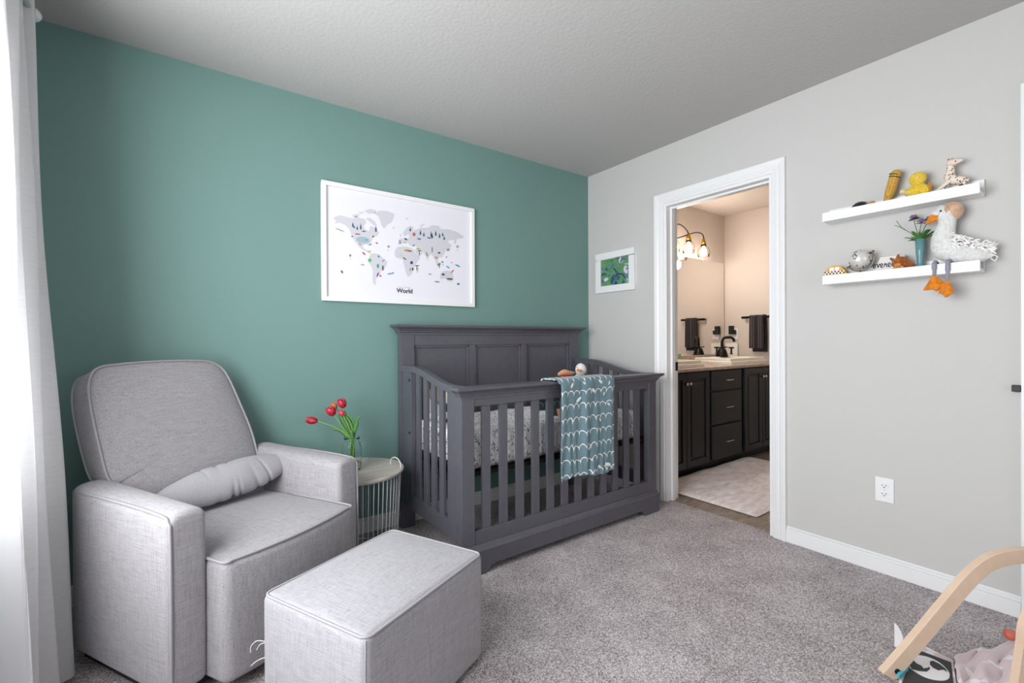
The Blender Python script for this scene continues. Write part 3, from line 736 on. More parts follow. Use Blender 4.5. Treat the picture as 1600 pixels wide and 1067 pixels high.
for a in [((60,120,140),430,385,22,7,5),((110,160,180),195,372,50,5,22),((150,90,60),368,412,28,6,5),((160,185,195),420,470,70,34,8),((60,100,120),455,470,14,6,0),((200,140,110),392,512,14,9,30),((90,120,110),492,516,18,5,-20),((170,80,60),556,500,14,6,20),((190,90,70),430,602,22,8,40),((196,196,150),485,585,16,14,0),((90,180,100),488,668,18,18,20),((60,170,90),568,725,12,22,0),((100,70,80),616,745,8,28,0),((60,90,150),566,810,7,26,20),((200,130,110),592,822,15,10,40),((110,170,190),620,672,20,7,-40),((60,120,90),575,632,8,12,-30),((120,170,200),690,800,34,8,-8),((80,80,90),718,792,5,8,0),((80,110,180),418,714,22,4,0),((210,210,220),413,695,4,14,0),((110,110,100),215,782,18,10,60),((150,130,120),296,622,11,13,0),((130,110,100),296,655,3,4,0),((170,150,150),672,535,14,12,0),((90,60,60),668,571,4,4,0),((180,100,90),922,415,16,18,0),((50,60,100),842,462,18,8,30),((90,120,160),972,460,22,8,10),((60,100,110),1070,450,22,6,10),((190,150,60),850,572,26,10,0),((150,110,50),880,578,24,9,10),((170,175,30),962,556,22,7,5),((80,70,50),975,575,20,5,0),((100,90,60),975,600,4,22,0),((200,205,170),790,618,24,8,10),((60,60,60),830,652,22,5,40),((50,60,110),898,692,14,16,0),((60,50,45),908,755,9,14,0),((90,80,60),952,722,24,5,0),((100,90,70),950,748,5,24,0),((130,110,80),884,760,5,16,0),((60,90,170),920,522,10,6,0),((140,140,150),785,490,10,18,0),((190,170,90),832,495,14,6,0),((150,150,110),1048,610,8,26,-20),((120,140,110),1100,565,6,30,0),((80,80,70),1168,596,14,9,0),((190,160,150),1140,645,20,14,20),((60,140,80),1172,706,10,12,0),((50,130,70),1200,686,10,8,0),((90,90,60),1172,730,3,18,0),((110,170,200),1254,736,22,8,35),((60,130,180),1350,722,28,7,25),((205,70,60),1298,778,22,6,-45),((80,80,90),1208,808,16,12,0),((60,60,60),1272,852,34,8,5),((70,70,70),1148,880,26,5,5),((90,90,100),1078,805,16,4,10),((70,70,60),1356,902,13,9,10),((180,160,160),1348,535,14,14,0),((100,80,80),1348,570,4,4,0),((100,60,60),1240,636,8,4,0),((130,70,70),1290,692,10,3,0),((150,150,150),1256,566,16,14,0),((90,90,80),316,436,10,6,0),((150,110,70),522,436,12,10,0)]: blobi(*a)
wt = text_mesh('World', .036, .0002, .0012, 1.05); c0 = at(632.5, 457.5, 1, -.0105)
mb = MB(); mb.add([(c0.x+v[0], -.0106-v[2], c0.z+v[1]) for v in wt.v], wt.f); mb.build('lettering', mat('ink', (70, 66, 72), .8), pf)
wt = text_mesh('map  of  the', .013, .0002, 0, 1.2); c0 = at(631.5, 450, 1, -.0105)
mb = MB(); mb.add([(c0.x+v[0], -.0106-v[2], c0.z+v[1]) for v in wt.v], wt.f); mb.build('lettering', mat('pale_ink', (175, 174, 184), .8), pf)

# small framed painting on the grey wall
sf = thing('framed_painting', 'small white-framed green and blue abstract painting beside the doorway', 'painting', (0, -.292, 1.48))
y0, y1, z0, z1 = -.100, -.484, 1.480, 1.789
fr = MB(); e = .052
for a in ((y0, y1, z1-e, z1), (y0, y1, z0, z0+e), (y0, y0-e, z0+e, z1-e), (y1+e, y1, z0+e, z1-e)): fr.box(-.001, -.024, a[0], a[1], a[2], a[3])
fr.build('frame', M['white'], sf, bevel=.002)
B(-.004, -.012, y0-e+.004, y1+e-.004, z0+e-.004, z1-e+.004).build('canvas', M['art'], sf)

# outlet
ot = thing('electrical_outlet', 'white double electrical outlet plate low on the grey wall', 'outlet', (0, -1.940, .335))
oc = (at(1366, 745, 0, 0)+at(1397.5, 788, 0, 0))/2; oy, oz = -1.940, .396
B(-.0005, -.006, oy-.036, oy+.036, oz-.057, oz+.057).build('cover_plate', M['white'], ot, bevel=.002)
for dz in (.0195, -.0195):
    f_ = MB().prism([(oy+.017*math.cos(R(a)), oz+dz+min(.0135, max(-.0135, .017*math.sin(R(a))))) for a in range(0, 360, 12)], 0, -.005, -.0085).build('socket', M['white'], ot)
    s_ = MB(); s_.box(-.008, -.0088, oy-.0085, oy-.006, oz+dz-.001, oz+dz+.007); s_.box(-.008, -.0088, oy+.006, oy+.0085, oz+dz-.001, oz+dz+.006)
    s_.lathe([(0, 0), (.0026, 0), (.0026, .0008), (0, .0008)], (-.008, oy, oz+dz-.0065), 12, axis=(-1, 0, 0)); s_.build('slots', M['dark'], f_)
MB().lathe([(0, 0), (.003, 0), (.0025, .001), (0, .0014)], (-.006, oy, oz), 12, axis=(-1, 0, 0)).build('screw', M['nickel'], ot)

# ================================================================ PICTURE LEDGES
SY0, SY1 = -1.718, -2.276
def ledge(zb, label):
    o = thing('picture_ledge', label, 'shelf', (0, -2.0, zb), 0, None)
    B(-.001, -.100, SY0, SY1, zb, zb+.013).build('shelf_board', M['white'], o, bevel=.001)
    B(-.001, -.013, SY0, SY1, zb+.013, zb+.072).build('back_plate', M['white'], o, bevel=.001)
    B(-.090, -.100, SY0, SY1, zb+.013, zb+.044).build('front_lip', M['white'], o, bevel=.001)
ZU, ZL = 1.697, 1.384
ledge(ZU, 'upper white picture ledge on the grey wall holding the yellow duck and the spotted giraffe')
ledge(ZL, 'lower white picture ledge on the grey wall holding the globe and the goose')
def S(px, py, x=-.055): return at(px, py, 0, x)
bU, bL = ZU+.0135, ZL+.0135

# black domed object and tan piece at the left of the upper ledge
c = S(1344, 325, -.06); o = tag(MB().ball((c.x, c.y, bU+.020), (.026, .040, S(1344, 315, -.06).z-bU-.020), 24).build('plush_ball', plush('black_plush', (22, 22, 24), (10, 10, 12)), smooth=True, origin=(c.x, c.y, bU)), 'low black rounded plush at the left of the upper ledge', 'plush toy')
for v in o.data.vertices: v.co.z = max(v.co.z, 0)
c = S(1361, 318); tag(blob(MB(), [(-.07, c.y+.012, bU+.028, .010), (-.07, c.y, bU+.038, .009), (-.07, c.y-.014, bU+.041, .006)]).build('plush_paw', plush('tan_plush', (196, 160, 110), (160, 124, 78)), smooth=True), 'small tan plush piece next to the black plush on the upper ledge', 'plush toy')
# yellow knitted rattle
kr = mat('yellow_knit', (212, 168, 62), .95, Sheen_Weight=.3); t = NT(kr)
vz = t.n('ShaderNodeTexVoronoi'); vz.inputs['Randomness'].default_value = .15; vz.inputs['Scale'].default_value = 1; t.l(t.coord((210, 210, 150), (R(45), 0, 0)), vz.inputs['Vector'])
t.color(t.ramp(vz.outputs['Distance'], [(.25, (226, 184, 84)), (.60, (168, 122, 44))])); t.bump(vz.outputs['Distance'], .6, .002)
kn = thing('knitted_toy', 'tall yellow knitted toy with black stripes leaning on the upper ledge', 'knitted toy', tuple(S(1388, 318)))
P_ = [(1380, 318, .007), (1387, 311, .016), (1391, 300, .0205), (1394, 290, .0205), (1397, 280, .0205), (1400, 272, .0205)]
blob(MB(), [(*S(x, y, -.050), r) for x, y, r in P_], 6, 20).build('knitted_body', kr, kn, smooth=True)
for (x, y) in ((1398.0, 276.5), (1398.6, 272.5)):
    a, b_ = S(x-.25, y+1, -.050), S(x+.25, y-.2, -.050)
    MB().tube([a, b_], .0222, 20).build('black_stripe', M['dark'], kn, smooth=True)
# yellow duck
yd_ = plush('yellow_plush', (236, 206, 72), (208, 170, 40)); yp = plush('pale_plush', (238, 222, 176), (222, 190, 120))
dk = thing('plush_duck', 'yellow plush duck sitting on the upper ledge', 'plush toy', tuple(S(1434, 305)))
blob(MB(), [(*S(1443, 298.5, -.055), .028), (*S(1434, 298, -.055), .036), (*S(1425, 300, -.055), .026)], 6, 20, flat=((1, 0, 0), .8)).build('body', yd_, dk, smooth=True)
hd = MB().ball(S(1434, 279.5, -.060), (.025, .031, .031), 22).build('head', yd_, dk, smooth=True)
blob(MB(), [(*S(1418, 301, -.070), .010), (*S(1410, 299.5, -.088), .010)], 5, 14).build('foot', yp, dk, smooth=True)
blob(MB(), [(*S(1449, 299, -.060), .012), (*S(1452, 292, -.06), .009), (*S(1452, 286, -.06), .004)], 5, 14).build('wing', plush('ochre_plush', (206, 148, 44), (170, 110, 30)), dk, smooth=True)
MB().ball(S(1433.0, 277.5, -.083), (.006, .011, .008), 14).build('beak', plush('pale_felt', (236, 200, 130), (226, 184, 110)), hd, smooth=True)
for x in (1427, 1442): MB().ball(S(x, 275.5, -.072), .0042, 10).build('eye', M['dark'], hd, smooth=True)
# giraffe
gm = mat('spotted_cream', (232, 218, 202), .6); t = NT(gm)
vz = t.n('ShaderNodeTexVoronoi'); vz.inputs['Scale'].default_value = 105; t.l(t.coord(), vz.inputs['Vector'])
sp2 = t.n('ShaderNodeSeparateXYZ'); t.l(t.coord(), sp2.inputs[0])
lim = t.math('LESS_THAN', sp2.outputs[2], .085)
t.color(t.mix(t.math('MULTIPLY', t.math('LESS_THAN', vz.outputs['Distance'], .36), lim), (232, 218, 202), (112, 76, 52)))
gf = thing('toy_giraffe', 'spotted cream toy giraffe at the right end of the upper ledge', 'toy giraffe', tuple(S(1488, 290)))
def G(px, py, r, x=-.05, k=1): return (*at(px, py, 0, x), r*k)
gb = MB()
blob(gb, [G(1507, 283, .016), G(1500, 281.5, .018), G(1491, 281, .018), G(1484, 277, .0185), G(1485, 269, .0145), G(1485, 261, .0125), G(1486, 256, .0125)], 6, 16)
for x, y0_, x2, xx in ((1484, 282, 1468, -.06), (1485, 284, 1477, -.04)): blob(gb, [G(x, y0_, .010, xx), G((x+x2)/2, 289, .0075, xx), G(x2, 295 if x2 == 1468 else 294.5, .006, xx)], 5, 12)
for x, y0_, x2, xx in ((1506, 284, 1508, -.06), (1502, 284, 1504, -.04)): blob(gb, [G(x, y0_, .0095, xx), G(x+1, 288, .008, xx), G(x2, 290.5, .0075, xx)], 5, 12)
gbo = gb.build('body', gm, gf, smooth=True, origin=None)
gh = MB(); blob(gh, [G(1485, 255, .0145, -.055), G(1490, 253.5, .0145, -.058), G(1496, 252, .011, -.060), G(1502, 250.3, .0065, -.062)], 6, 16)
gho = gh.build('head', mat('cream_rubber', (228, 208, 194), .6), gf, smooth=True)
for x, y in ((1482.5, 250.5), (1488, 249.5)): blob(MB(), [G(x, y+1, .003), G(x-.5, y-1.5, .0035)], 4, 8).build('horn', mat('horn_brown', (170, 140, 120), .6), gho, smooth=True)
MB().ball(S(1493, 252, -.070), .0028, 10).build('eye', M['dark'], gho, smooth=True)
MB().ball(S(1502, 289.5, -.078), (.004, .008, .005), 12).build('dark_patch', M['dark'], gf, smooth=True)

# ---- lower ledge: taxi, globe, name card, brown plush, vase, goose
tx = thing('toy_taxi', 'yellow wooden toy taxi with black and white checks at the left of the lower ledge', 'toy car', tuple(S(1305, 430)))
cy = S(1305, 425, -.075).y; hw = .050; xb, xf = -.050, -.085; TH = S(1305, 415, -.085).z-bL; kz = TH/.051
prof_ = [(cy+hw, bL), (cy+hw, bL+.024*kz), (cy+hw*.80, bL+.036*kz), (cy+hw*.55, bL+.046*kz), (cy+hw*.2, bL+.051*kz), (cy-hw*.2, bL+.051*kz), (cy-hw*.55, bL+.046*kz), (cy-hw*.80, bL+.036*kz), (cy-hw, bL+.024*kz), (cy-hw, bL)]
MB().prism(prof_, 0, xb, xf).build('body', mat('taxi_yellow', (216, 158, 52), .5), tx, bevel=.002)
for a, b_ in ((.40, .05), (-.05, -.40)): B(xf+.001, xf-.0012, cy+hw*a, cy+hw*b_, bL+.0345*kz, bL+.0455*kz).build('window', M['white'], tx)
ck = MB(); ckb = MB()
for i in range(12):
    for j in range(2):
        y_ = cy+hw*.86-i*hw*1.72/12; (ck if (i+j) % 2 else ckb).box(xf+.001, xf-.001, y_, y_-hw*1.72/12, bL+(.024+j*.0045)*kz, bL+(.0285+j*.0045)*kz)
ck.build('black_checks', M['dark'], tx); ckb.build('white_checks', M['white'], tx)
for y_ in (cy+hw*.55, cy-hw*.55): MB().lathe([(0, 0), (.009, 0), (.009, .006), (0, .006)], (xf+.003, y_, bL+.0095), 20, axis=(-1, 0, 0)).build('wheel', M['dark'], tx)
# globe
gl = thing('globe', 'small tilted silver-white globe with dark outlines on the lower ledge', 'globe', tuple(S(1345, 424)))
gc = S(1344, 405.5, -.055); gr = .0465
gm2 = mat('globe_print', (216, 212, 206), .25, .25); t = NT(gm2)
n1 = t.noise(t.coord((1, 1, 1), (.3, .2, .1)), 19, 5, .6)
edge = t.math('LESS_THAN', t.math('ABSOLUTE', t.math('SUBTRACT', n1, .53)), .016)
t.color(t.mix(edge, (222, 218, 212), (62, 56, 48)))
MB().ball(gc, gr, 40).build('sphere', gm2, gl, smooth=True)
axd = (S(1365, 391.5, -.055)-S(1325, 417.5, -.055)).normalized()
axm = mat('pewter', (120, 114, 104), .3, .9)
ends = [gc-axd*(gr+.016), gc+axd*(gr+.018)]
perp = axd.cross(Vector((1, 0, 0))).normalized(); perp = perp if perp.z < 0 else -perp
gl2 = MB()
gl2.tube([gc-axd*(gr+.016), gc-axd*gr], .004, 10); gl2.tube([gc+axd*gr, gc+axd*(gr+.018)], .0045, 10)
gl2.build('axis_pin', axm, gl, smooth=True)
MB().tube([gc+(-axd*math.cos(a)+perp*math.sin(a))*(gr+.008) for a in [math.pi*k/28 for k in range(29)]], .0035, 10).build('meridian_arc', axm, gl, smooth=True)
MB().tube([gc-Vector((0, 0, gr+.004)), (gc.x, gc.y, bL+.004)], .004, 10).build('stem', axm, gl, smooth=True)
MB().lathe([(0, 0), (.026, 0), (.026, .003), (.008, .006), (.004, .010), (0, .010)], (gc.x, gc.y, bL), 28).build('base', axm, gl, smooth=True)
# name card
nc = thing('name_card', 'white name card with black script letters, behind the brown plush', 'name card', tuple(S(1393, 424)))
ca, cb = S(1362, 427, -.032), S(1420, 420, -.032)
zt_ = S(1393, 400, -.032).z
MB().prism([(ca.y+.006, bL), (cb.y, bL), (cb.y+.014, zt_), (ca.y-.034, zt_)], 0, -.028, -.034).build('card', mat('white_card', (228, 224, 220), .7), nc, bevel=.001)
def glyph(ch):
    if ch == 'e': return [(0, .35), (.30, .50), (.38, .80), (.22, 1.0), (.05, .75), (.06, .25), (.25, .02), (.5, .2)]
    if ch == 'v': return [(0, .85), (.12, .9), (.2, .1), (.42, .75), (.40, 1.0), (.55, .85)]
    if ch == 'r': return [(0, .2), (.15, .95), (.22, .75), (.38, .85), (.36, .2), (.55, .15)]
    if ch == 't': return [(0, .2), (.2, 1.7), (.18, .2), (.35, .05), (.5, .3)]
sx_, hh = ca.y-.006, .019; tb = MB(); adv = .0235
wz = S(1375, 418.5, -.034).z
for i, ch in enumerate('everett'):
    pts = [(-.0352, sx_-(i*.60+gx)*adv, wz+gy*hh) for gx, gy in glyph(ch)]
    tb.tube(smooth_path(pts, 5), .0017, 6)
tb.build('lettering', M['dark'], nc, smooth=True)
# brown plush with small horns
bp_ = plush('rust_plush', (172, 98, 46), (126, 64, 26), 110, 1.0); bpl = plush('light_rust_plush', (214, 142, 72), (186, 112, 50))
hc_ = thing('plush_bull', 'small rust-brown plush with horns lying on the lower ledge beside the vase', 'plush toy', tuple(S(1408, 418)))
blob(MB(), [G(1424, 413.5, .012, -.058), G(1416, 411.5, .018, -.056), G(1407, 408.5, .0235, -.060)], 6, 18).build('body', bp_, hc_, smooth=True)
ho_ = MB().ball(S(1403.5, 411, -.072), (.018, .021, .019), 20).build('head', bp_, hc_, smooth=True)
MB().ball(S(1402.5, 414.0, -.084), (.010, .014, .009), 16).build('muzzle', bpl, ho_, smooth=True)
for x, y, x2, y2 in ((1396, 407, 1392, 404), (1411, 404, 1417, 402), (1403, 402, 1403.5, 398.5)): blob(MB(), [G(x, y, .007, -.068), G(x2, y2, .0045, -.068)], 4, 12).build('ear', bp_, ho_, smooth=True)
for x in (1399, 1407): MB().ball(S(x, 409.0, -.089), .0022, 8).build('eye', M['dark'], ho_, smooth=True)
for x in (1399, 1409): MB().ball(S(x, 417.5, -.083), (.006, .009, .007), 12).build('foot', bpl, hc_, smooth=True)
# teal vase with purple flowers
vb = S(1438, 420, -.055); vb.z = bL
vs_ = thing('bud_vase', 'slender teal glass bud vase on the lower ledge', 'vase', tuple(vb))
hV = S(1438, 373.5, -.055).z-bL
MB().lathe([(0, .001), (.020, .001), (.0205, .006), (.015, .022), (.0115, .045), (.0125, .07), (.016, .095), (.0185, hV), (.0172, hV), (.0115, .07), (.0095, .045), (.012, .02), (0, .008)], vb, 32).build('vase_body', M['teal_glass'], vs_, smooth=True)
fl_m = plush('lilac_petals', (172, 146, 178), (120, 92, 130), 400, 1)
fgreen = mat('leaf_green', (62, 112, 40), .55); fdark = mat('calyx_dark', (52, 44, 46), .7)
mouth = vb+Vector((0, 0, hV))
FL = [(1427.5, 340.5, .017, -.055, 'lilac thistle flower at the left of the bud vase'), (1440, 346.5, .017, -.070, 'lilac thistle flower in the middle of the bud vase'), (1452, 342, .014, -.035, 'lilac thistle flower half hidden by the goose beak')]
for px, py, r_, xx, lb in FL:
    c = at(px, py, 0, xx); o = thing('thistle_flower', lb, 'flower', tuple(mouth), 0, 'lilac flowers in the bud vase')
    MB().tube(smooth_path([mouth-Vector((0, 0, .05)), mouth, mouth.lerp(c, .5)+Vector((0, .003, 0)), c], 6), .0014, 6).build('stem', fgreen, o, smooth=True)
    h_ = MB(); random.seed(int(px))
    up = (c-mouth).normalized(); q = Vector((0, 0, 1)).rotation_difference(up)
    for k in range(90):
        a, b_ = random.uniform(0, 6.283), math.acos(random.uniform(-.05, 1))
        d = q @ Vector((math.sin(b_)*math.cos(a), math.sin(b_)*math.sin(a), math.cos(b_)))
        h_.tube([c+d*.003, c+d*r_*random.uniform(.8, 1.05)], [.0016, .0007], 4)
    h_.build('bloom', fl_m, o, smooth=True)
    h_ = MB()
    for k in range(14):
        a = 6.283*k/14; d = q @ Vector((math.cos(a), math.sin(a), -.25))
        h_.tube([c-up*.003, c-up*.002+d*r_*1.25], [.0018, .0005], 4)
    h_.build('calyx', fdark, o, smooth=True)
fo = MB(); random.seed(3)
for k in range(26):
    a = random.uniform(0, 6.283); L = random.uniform(.04, .075); ti = random.uniform(.2, 1.15)
    d = Vector((math.cos(a)*math.sin(ti)*.6, math.sin(a)*math.sin(ti), math.cos(ti))).normalized()
    s_ = d.cross(Vector((.3, .2, 1))).normalized()*random.uniform(.004, .0065); b0 = mouth-Vector((0, 0, .01)); cv = Vector((0, 0, -.012))
    fo.add([b0, b0+d*L*.45+s_, b0+d*L*.45-s_, b0+d*L*.8+s_*.8+cv*.4, b0+d*L*.8-s_*.8+cv*.4, b0+d*L+cv], [(0, 1, 2), (1, 3, 4, 2), (3, 5, 4)])
for x, y in ((1401, 345), (1398, 352)):
    fo.tube(smooth_path([mouth, at(1420, 362, 0, -.06), at(1409, 356, 0, -.06), at(x, y, 0, -.06)], 6), .0008, 4)
tag(fo.build('flower_foliage', fgreen, smooth=False, solid=.0006), 'green leaves and thin sprigs around the bud vase mouth', 'leaves')
# goose
gw = plush('white_plush', (228, 228, 226), (208, 208, 206), 90, .35)
gs = thing('plush_goose', 'large white plush goose with tan bonnet and dangling orange feet on the lower ledge', 'plush toy', tuple(S(1500, 415)))
blob(MB(), [G(1545, 399, .014, -.055), G(1532, 399.5, .028, -.055), G(1512, 398, .038, -.055), G(1490, 394, .043, -.058), G(1478, 388, .046, -.060), G(1474, 374, .040, -.062), G(1477, 359, .033, -.062), G(1480, 347, .029, -.064), G(1478, 337, .034, -.066), G(1471, 333, .034, -.068), G(1466, 334, .024, -.070)], 7, 26).build('body', gw, gs, smooth=True)
hat_m = plush('tan_bonnet_cloth', (212, 178, 148), (190, 152, 122), 30, .3)
hb_ = MB(); hcn = S(1489.5, 330, -.060)
hb_.ball(hcn, (.034, .033, .040), 26)
hbo = hb_.build('bonnet', hat_m, gs, smooth=True)
br_ = MB(); cc_ = S(1484, 331, -.062); bd_ = Vector((0, 1, .1)).normalized()
def brim(u, v):
    a = R(-60)+R(300)*u; r_ = .031+.008*v; wv_ = .003*math.sin(9*a)*v
    return cc_+Vector((math.cos(a)*r_, -.004+.012*v+wv_, math.sin(a)*r_))
br_.grid(brim, 48, 6); br_.build('bonnet_brim', hat_m, hbo, smooth=True, solid=.002)
bk2 = MB(); blob(bk2, [(*S(1463, 339, -.078), .021), (*S(1457, 342, -.080), .017), (*S(1450.5, 347, -.080), .009)], 6, 16, flat=((1, 0, 0), .7))
orange = plush('orange_felt', (226, 140, 42), (200, 112, 30), 60, .3)
bk2.build('beak', orange, gs, smooth=True)
MB().ball(S(1470, 329.5, -.101), .0042, 10).build('eye', M['dark'], gs, smooth=True)
wg = MB(); random.seed(5)
for k in range(100):
    u_ = random.random(); px = 1484+u_*64; py = 373+u_*14+random.uniform(-7, 12)*(1-.3*u_)
    xx = -.098+.045*u_+random.uniform(0, .012)
    a = at(px, py, 0, xx); L = random.uniform(.014, .026)
    d = Vector((random.uniform(-.25, -.02), -.8+random.uniform(-.2, .5), random.uniform(-.5, .5))).normalized()
    wg.tube(smooth_path([a, a+d*L*.5+Vector((-.003, 0, .002)), a+d*L+Vector((0, 0, -.004))], 3), [.0032]*6+[.0018], 5)
for k in range(60):
    u_ = random.random(); px = 1486+u_*66; py = 369+u_*12+random.uniform(-2, 3)
    a = at(px, py+4, 0, -.055+random.uniform(-.02, .02)); L = random.uniform(.012, .022)
    d = Vector((random.uniform(-.3, .3), -.7, random.uniform(.1, .7))).normalized()
    wg.tube(smooth_path([a, a+d*L*.5, a+d*L], 3), [.0022]*6+[.0012], 5)
wg.build('wing_fringe', mat('fringe_white', (244, 242, 240), .9), gs, smooth=True)
tg = MB(); tg.tube([S(1548, 402, -.055), S(1553, 398, -.06), S(1559, 401, -.06), S(1555, 408, -.06), S(1549, 404, -.055)], .003, 6, flat=((1, 0, 0), 2.0)); tg.build('cloth_tag', M['cream'], gs, smooth=True)
stripe = mat('grey_stripe_cloth', (150, 150, 162), .9); t = NT(stripe)
wv = t.n('ShaderNodeTexWave', bands_direction='Z'); wv.inputs['Scale'].default_value = 60; t.l(t.coord(), wv.inputs['Vector'])
t.color(t.ramp(wv.outputs['Fac'], [(.45, (176, 178, 190)), (.55, (108, 106, 118))]))
LEG = ((1459.5, 413.5, 1459.5, 430, [(1458, 431), (1462, 430.5), (1478, 444), (1473, 448), (1464, 455), (1458, 453), (1444, 454), (1443, 452), (1450, 440)]),
       (1481, 411, 1480, 438, [(1478, 439), (1483, 438.5), (1491, 457), (1487, 459.5), (1483, 463), (1477, 465), (1472, 460), (1466, 458), (1470, 450), (1477, 444)]))
for ax0, ay0, ax1, ay1, foot in LEG:
    top3 = S(ax0, ay0, -.104); 
    pth = [(-.045, top3.y, bL+.030), (-.080, top3.y, bL+.042), tuple(S(ax0, ay0, -.106)), tuple(S((ax0+ax1)/2, (ay0+ay1)/2, -.107)), tuple(S(ax1, ay1, -.107))]
    lg = MB().tube(smooth_path(pth, 6), [.008]*18+[.006]*6+[.005], 10).build('dangling_leg', stripe, gs, smooth=True)
    f3 = [at(x, y, 0, -.107) for x, y in foot]; P2 = smooth_path([(p.y, p.z, 0) for p in f3], 4, closed=True); cyy = sum(p.x for p in P2)/len(P2); czz = sum(p.y for p in P2)/len(P2)
    fm = MB(); pad(fm, [(p.x, p.y) for p in P2], [(.6, -.005), (.95, -.004), (1, 0), (.95, .004), (.6, .007), (.2, .008)], cyy, czz, lambda a, b_, d: (-.107-d+.004*math.sin(a*130)+.003*math.sin(b_*160), a, b_))
    fm.build('webbed_foot', orange, lg, smooth=True)

# ================================================================ THINGS IN THE CRIB
def CP(px, py, y): return at(px, py, 1, y)
du = thing('plush_duck', 'white plush duck with orange beak peeking over the blanket in the crib', 'plush toy', tuple(CP(907, 600, -.62)))
dc = CP(907.5, 577.5, -.62)
MB().ball(dc, (.034, .034, .040), 22).build('head', gw, du, smooth=True)
blob(MB(), [(dc.x, dc.y+.01, dc.z-.03, .018), (dc.x, dc.y+.02, dc.z-.08, .040), (dc.x, dc.y+.03, .695, .045)], 6, 20).build('body', gw, du, smooth=True)
p_ = CP(906.5, 579, -.665); blob(MB(), [(*(p_+Vector((0, .015, .002))), .011), (*p_, .009)], 5, 14, flat=((0, 0, 1), .8)).build('beak', orange, du, smooth=True)
for x in (901.8, 913): MB().ball(CP(x, 574, -.648), .0034, 8).build('eye', M['dark'], du, smooth=True)
o = thing('plush_toy', 'tan plush toy with a red edge lying beside the plush duck, behind the blanket top', 'plush toy', tuple(CP(885, 590, -.66)))
tanp = plush('peach_tan_plush', (214, 160, 116), (180, 120, 80))
blob(MB(), [(*CP(874, 584.5, -.68), .010), (*CP(881, 582, -.68), .017), (*CP(889, 583, -.68), .015), (*CP(897, 582.5, -.68), .006)], 6, 16).build('head', tanp, o, smooth=True)
blob(MB(), [(*CP(884, 592, -.66), .030), (*CP(882, 620, -.62), .045), (*CP(882, 650, -.60), .050)], 6, 16).build('body', tanp, o, smooth=True)
blob(MB(), [(*CP(878, 587, -.700), .005), (*CP(892, 586.5, -.700), .006)], 4, 10).build('scarf', mat('red_cloth', (170, 46, 40), .9), o, smooth=True)
navy = plush('teal_navy_cloth', (52, 78, 92), (34, 54, 66))
o = thing('folded_cloth', 'dark teal bundled cloth with white squiggles on the mattress by the blanket', 'cloth', tuple(CP(862, 668, -.55)))
blob(MB(), [(*CP(868, 662, -.58), .030), (*CP(866, 640, -.55), .034), (*CP(868, 622, -.52), .035)], 6, 18).build('bundle', navy, o, smooth=True)
MB().tube(smooth_path([CP(851, 628, -.61), CP(853, 637, -.615), CP(848, 648, -.615), CP(850, 653, -.615), CP(855, 648, -.615)], 5), .002, 6).build('squiggle', M['cream'], o, smooth=True)
# toys at the left end of the mattress, seen between the side slats
def LP(px, py, x): return at(px, py, 0, x)
zb_ = .665
o = thing('plush_bunny', 'beige and white plush animal sitting at the headboard end of the crib', 'plush toy', (-1.50, -.22, zb_))
bei = plush('beige_plush', (196, 176, 150), (160, 136, 108))
blob(MB(), [(-1.49, -.22, zb_+.035, .050), (-1.49, -.21, zb_+.075, .045)], 6, 18).build('body', gw, o, smooth=True)
MB().ball((-1.49, -.225, zb_+.135), (.042, .044, .045), 20).build('head', bei, o, smooth=True)
for s_ in (-.03, .03): blob(MB(), [(-1.49+s_*.3, -.225+s_, zb_+.165, .013), (-1.49+s_*.4, -.225+s_*1.3, zb_+.10, .016)], 5, 12).build('ear', bei, o, smooth=True)
o = thing('plush_dog', 'cream plush animal in a dark teal top in the middle of the crib toys', 'plush toy', (-1.49, -.36, zb_))
blob(MB(), [(-1.48, -.37, zb_+.035, .048), (-1.48, -.365, zb_+.075, .045)], 6, 18).build('body', navy, o, smooth=True)
MB().ball((-1.48, -.365, zb_+.125), (.045, .045, .042), 20).build('head', plush('cream_plush', (228, 222, 208), (206, 196, 176)), o, smooth=True)
for s_ in (-.035, .035): blob(MB(), [(-1.52, -.365+s_, zb_+.035, .022), (-1.56, -.365+s_*1.5, zb_+.025, .018)], 4, 12).build('foot', gw, o, smooth=True)
o = thing('plush_giraffe', 'mustard yellow plush with brown ears beside the front corner of the crib', 'plush toy', (-1.47, -.50, zb_))
mus = plush('mustard_plush', (202, 162, 44), (168, 126, 28))
blob(MB(), [(-1.47, -.53, zb_+.045, .050), (-1.47, -.53, zb_+.09, .044), (-1.47, -.525, zb_+.125, .036)], 6, 18).build('body', mus, o, smooth=True)
brn = plush('brown_plush', (104, 68, 44), (70, 42, 26))
for s_ in (.045,): blob(MB(), [(-1.49, -.49+s_*.5, zb_+.14, .016), (-1.50, -.465+s_*.5, zb_+.10, .020), (-1.50, -.47, zb_+.06, .012)], 5, 12).build('ear', brn, o, smooth=True)
MB().ball((-1.51, -.575, zb_+.03), (.022, .020, .020), 14).build('foot', gw, o, smooth=True)

